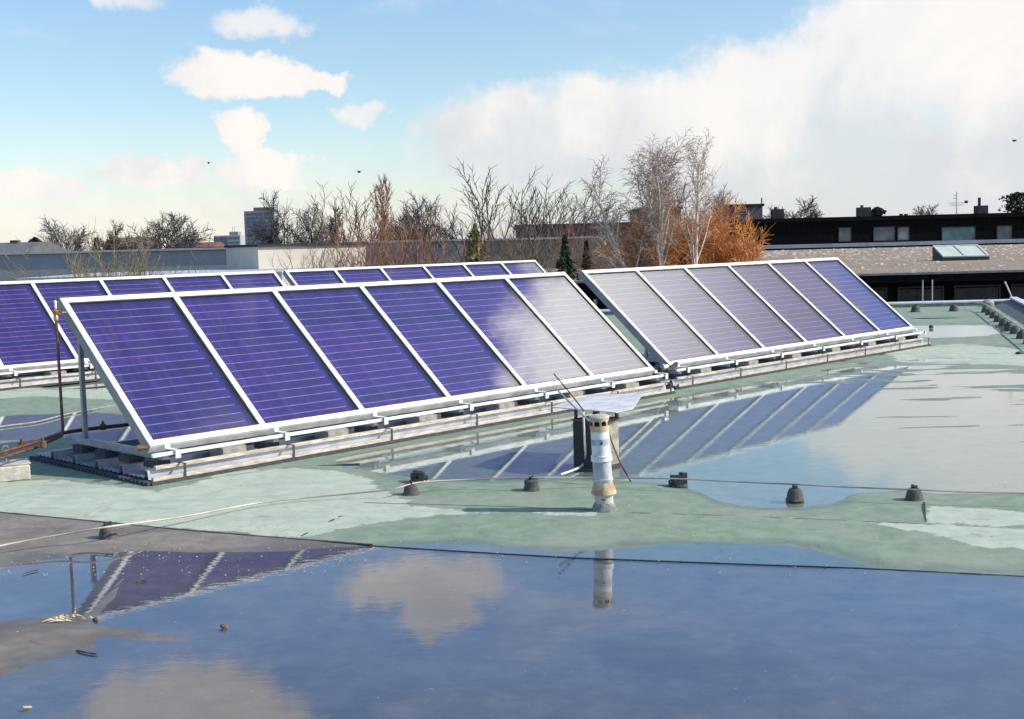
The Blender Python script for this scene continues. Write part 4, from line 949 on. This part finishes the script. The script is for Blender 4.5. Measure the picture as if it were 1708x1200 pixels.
tree('orange willow with bright twigs reaching toward the black building', 1190, 364, 54, 'willow', B_orange, B_orange, .10, stems=5, spread=.8, seed=24, group=GW, name='willow', lean=.05, wscale=.8)
tree('rust coloured willow left of the solitary birch', 1118, 368, 55, 'willow', B_rust, B_orange, .1, stems=4, spread=.6, seed=25, group=GW, name='willow')
tree('small bare tree above the roof of the black building', 1322, 336, 190, 'round', B_grey, B_grey, .25, seed=26, group=GT)
tree('tiny bare tree top between the chimneys of the black building', 1548, 345, 200, 'round', B_grey, B_grey, .25, seed=27, group=GT, wscale=.7)
# shrubs in front of the walls
GS = 'bare shrubs before the walls'
def shrub(lab, px, ytop, Y, mt_, n=30, w=1.6, seed=1, m2=None):
    random.seed(seed); tp = atY(px, ytop, Y); H = tp.z - G0; rt_ = thing('shrub', lab, 'shrub', (tp.x, Y, G0), 0, GS); a, b_ = MB(), MB()
    K = dict(levels=3, kids=(9, 6), start=(.35, .2), ang=(.5, .6), len=(.35, .5), jit=.10, up=(.3, .7, .3), cone=.3, rk=.5, rmin=.010, tl=1)
    for k in range(n):
        aa = random.uniform(-1, 1) * math.atan2(w, H) ; dd = Vector((math.sin(aa), random.uniform(-.2, .2), 1)).normalized()
        grow(a, b_, Vector((random.uniform(-w, w) * .5, random.uniform(-.5, .5), 0)), dd, H * random.uniform(.65, 1.0), .03, 0, K)
    a.build('stem', mt_, rt_); b_.build('twigs', m2 or mt_, rt_)
shrub('dry olive shrub before the grey wall at the far left', 135, 425, 50, B_olive, 14, 1.4, 31, B_olive)
shrub('yellow green shrub before the grey wall, left of the first cream wall', 190, 420, 50, B_olive, 14, 1.6, 32, B_olive)
shrub('thin ochre shrub before the grey wall at left centre', 240, 428, 50, B_brown, 8, 1.2, 33, B_olive)
shrub('dark stemmed shrub before the cream wall', 510, 405, 55, B_brown, 9, 1.6, 34, B_brown)
shrub('dense ochre shrub at the right end of the cream wall', 585, 380, 56, B_brown, 16, 2.0, 35, B_rust)
shrub('dense rust brown shrub below the tallest spike', 650, 378, 57, B_brown, 18, 2.2, 36, B_rust)
shrub('ochre shrub before the right grey wall', 700, 388, 57, B_brown, 12, 1.6, 37, B_rust)
shrub('brown shrub among the pruned trees', 850, 385, 60, B_brown, 12, 2.0, 38, B_brown)
shrub('brown shrub right of the pruned trees', 905, 390, 60, B_brown, 12, 2.0, 39, B_olive)
shrub('rust brown shrub left of the birches', 985, 388, 61, B_brown, 18, 2.2, 40, B_rust)
shrub('olive shrub at the feet of the leaning birches', 1030, 395, 60, B_olive, 16, 2.0, 41, B_rust)
shrub('reddish shrub between the birch trunks', 1085, 372, 61, B_brown, 18, 2.0, 42, B_rust)
def conifer(lab, px, ytop, ybot, Y, wpx, m_, seed, cat='conifer', shape='cone', name='conifer'):
    random.seed(seed); tp = atY(px, ytop, Y); H = tp.z - G0; w = wpx / F * Y / 2; zb_ = max(atY(px, ybot, Y).z - G0, .3)
    rt_ = thing(name, lab, cat, (tp.x, Y, G0), 0, 'evergreens on the skyline'); a = MB(); a.tube([(0, 0, 0), (0, 0, H * .9)], [.14, .03], 6); a.build('trunk', B_dark, rt_)
    mb = MB(); nlf = 1500
    for k in range(nlf):
        f = random.random() ** .8; z = zb_ + (H - zb_) * f
        rm = w * ((1 - f) ** .8 if shape == 'cone' else math.sqrt(max(0, 1 - (2 * f - 1) ** 2)))
        a_ = random.uniform(0, 6.283); lob = .72 + 1.1 * mnoise.noise(Vector((math.cos(a_) * 1.8, math.sin(a_) * 1.8 + seed, z * 1.6)))
        rr_ = rm * lob * math.sqrt(random.random()) ; c = Vector((rr_ * math.cos(a_), rr_ * math.sin(a_), z + random.gauss(0, .05)))
        s = random.uniform(.06, .15) * (Y / 60) ** .6; u_ = Vector((random.gauss(0, 1), random.gauss(0, 1), random.gauss(0, .6))).normalized(); v_ = u_.cross(Vector((random.gauss(0, 1), random.gauss(0, 1), random.gauss(0, 1)))).normalized()
        mb.add([c - u_ * s, c + v_ * s * .6, c + u_ * s, c - v_ * s * .6], [(0, 1, 2, 3)])
    mb.build('foliage', m_, rt_)
conifer('green leafed shrub tree at the foot of the first pruned tree', 792, 376, 470, 62, 62, M_olv, 51, 'evergreen', 'cone', 'evergreen')
conifer('dark green conifer rising between the rear and right arrays', 942, 396, 470, 44, 44, M_ever, 52)
conifer('dark conifer tip left of the leaning birches', 978, 405, 450, 60, 18, M_yew, 53)
conifer('dark bushy evergreen on the far left skyline', 58, 398, 430, 112, 36, M_yew, 54, 'evergreen', 'round', 'evergreen')
conifer('small pointed dark conifer left of the small bare tree', 161, 398, 425, 118, 16, M_yew, 55)
conifer('second small pointed conifer on the left skyline', 130, 402, 425, 117, 14, M_yew, 56)
conifer('dark evergreen crown above the black building at the right edge', 1698, 322, 362, 160, 56, M_yew, 57, 'evergreen', 'round', 'evergreen')
conifer('small dark treetop beside the middle chimney of the black building', 1463, 347, 368, 180, 26, M_yew, 58, 'evergreen', 'round', 'evergreen')

# birds, tiny in the sky
for px, py, Y, lab in ((599, 287, 60, 'tiny dark bird in the sky above the orange trees'), (348, 272, 70, 'tiny dark bird beside the left cumulus cloud'), (1692, 235, 70, 'tiny dark bird in the grey cloud at the right edge')):
    p = atY(px, py, Y); mb = MB()
    mb.lathe([(.01, -.16), (.05, -.06), (.055, .04), (.02, .14)], 8); mb.v = [(x, z, y) for x, y, z in mb.v]
    bd = thing('bird', lab, 'bird', p, .6); mb.build('body', M_twig, bd)
    for s in (-1, 1):
        mb = MB(); mb.add([(0, .05, .01), (s * .16, .02, .07), (s * .3, -.05, .05), (s * .15, -.05, .06), (0, -.05, .01)], [(0, 1, 3, 4), (1, 2, 3)]); mb.build('wing', M_twig, bd)
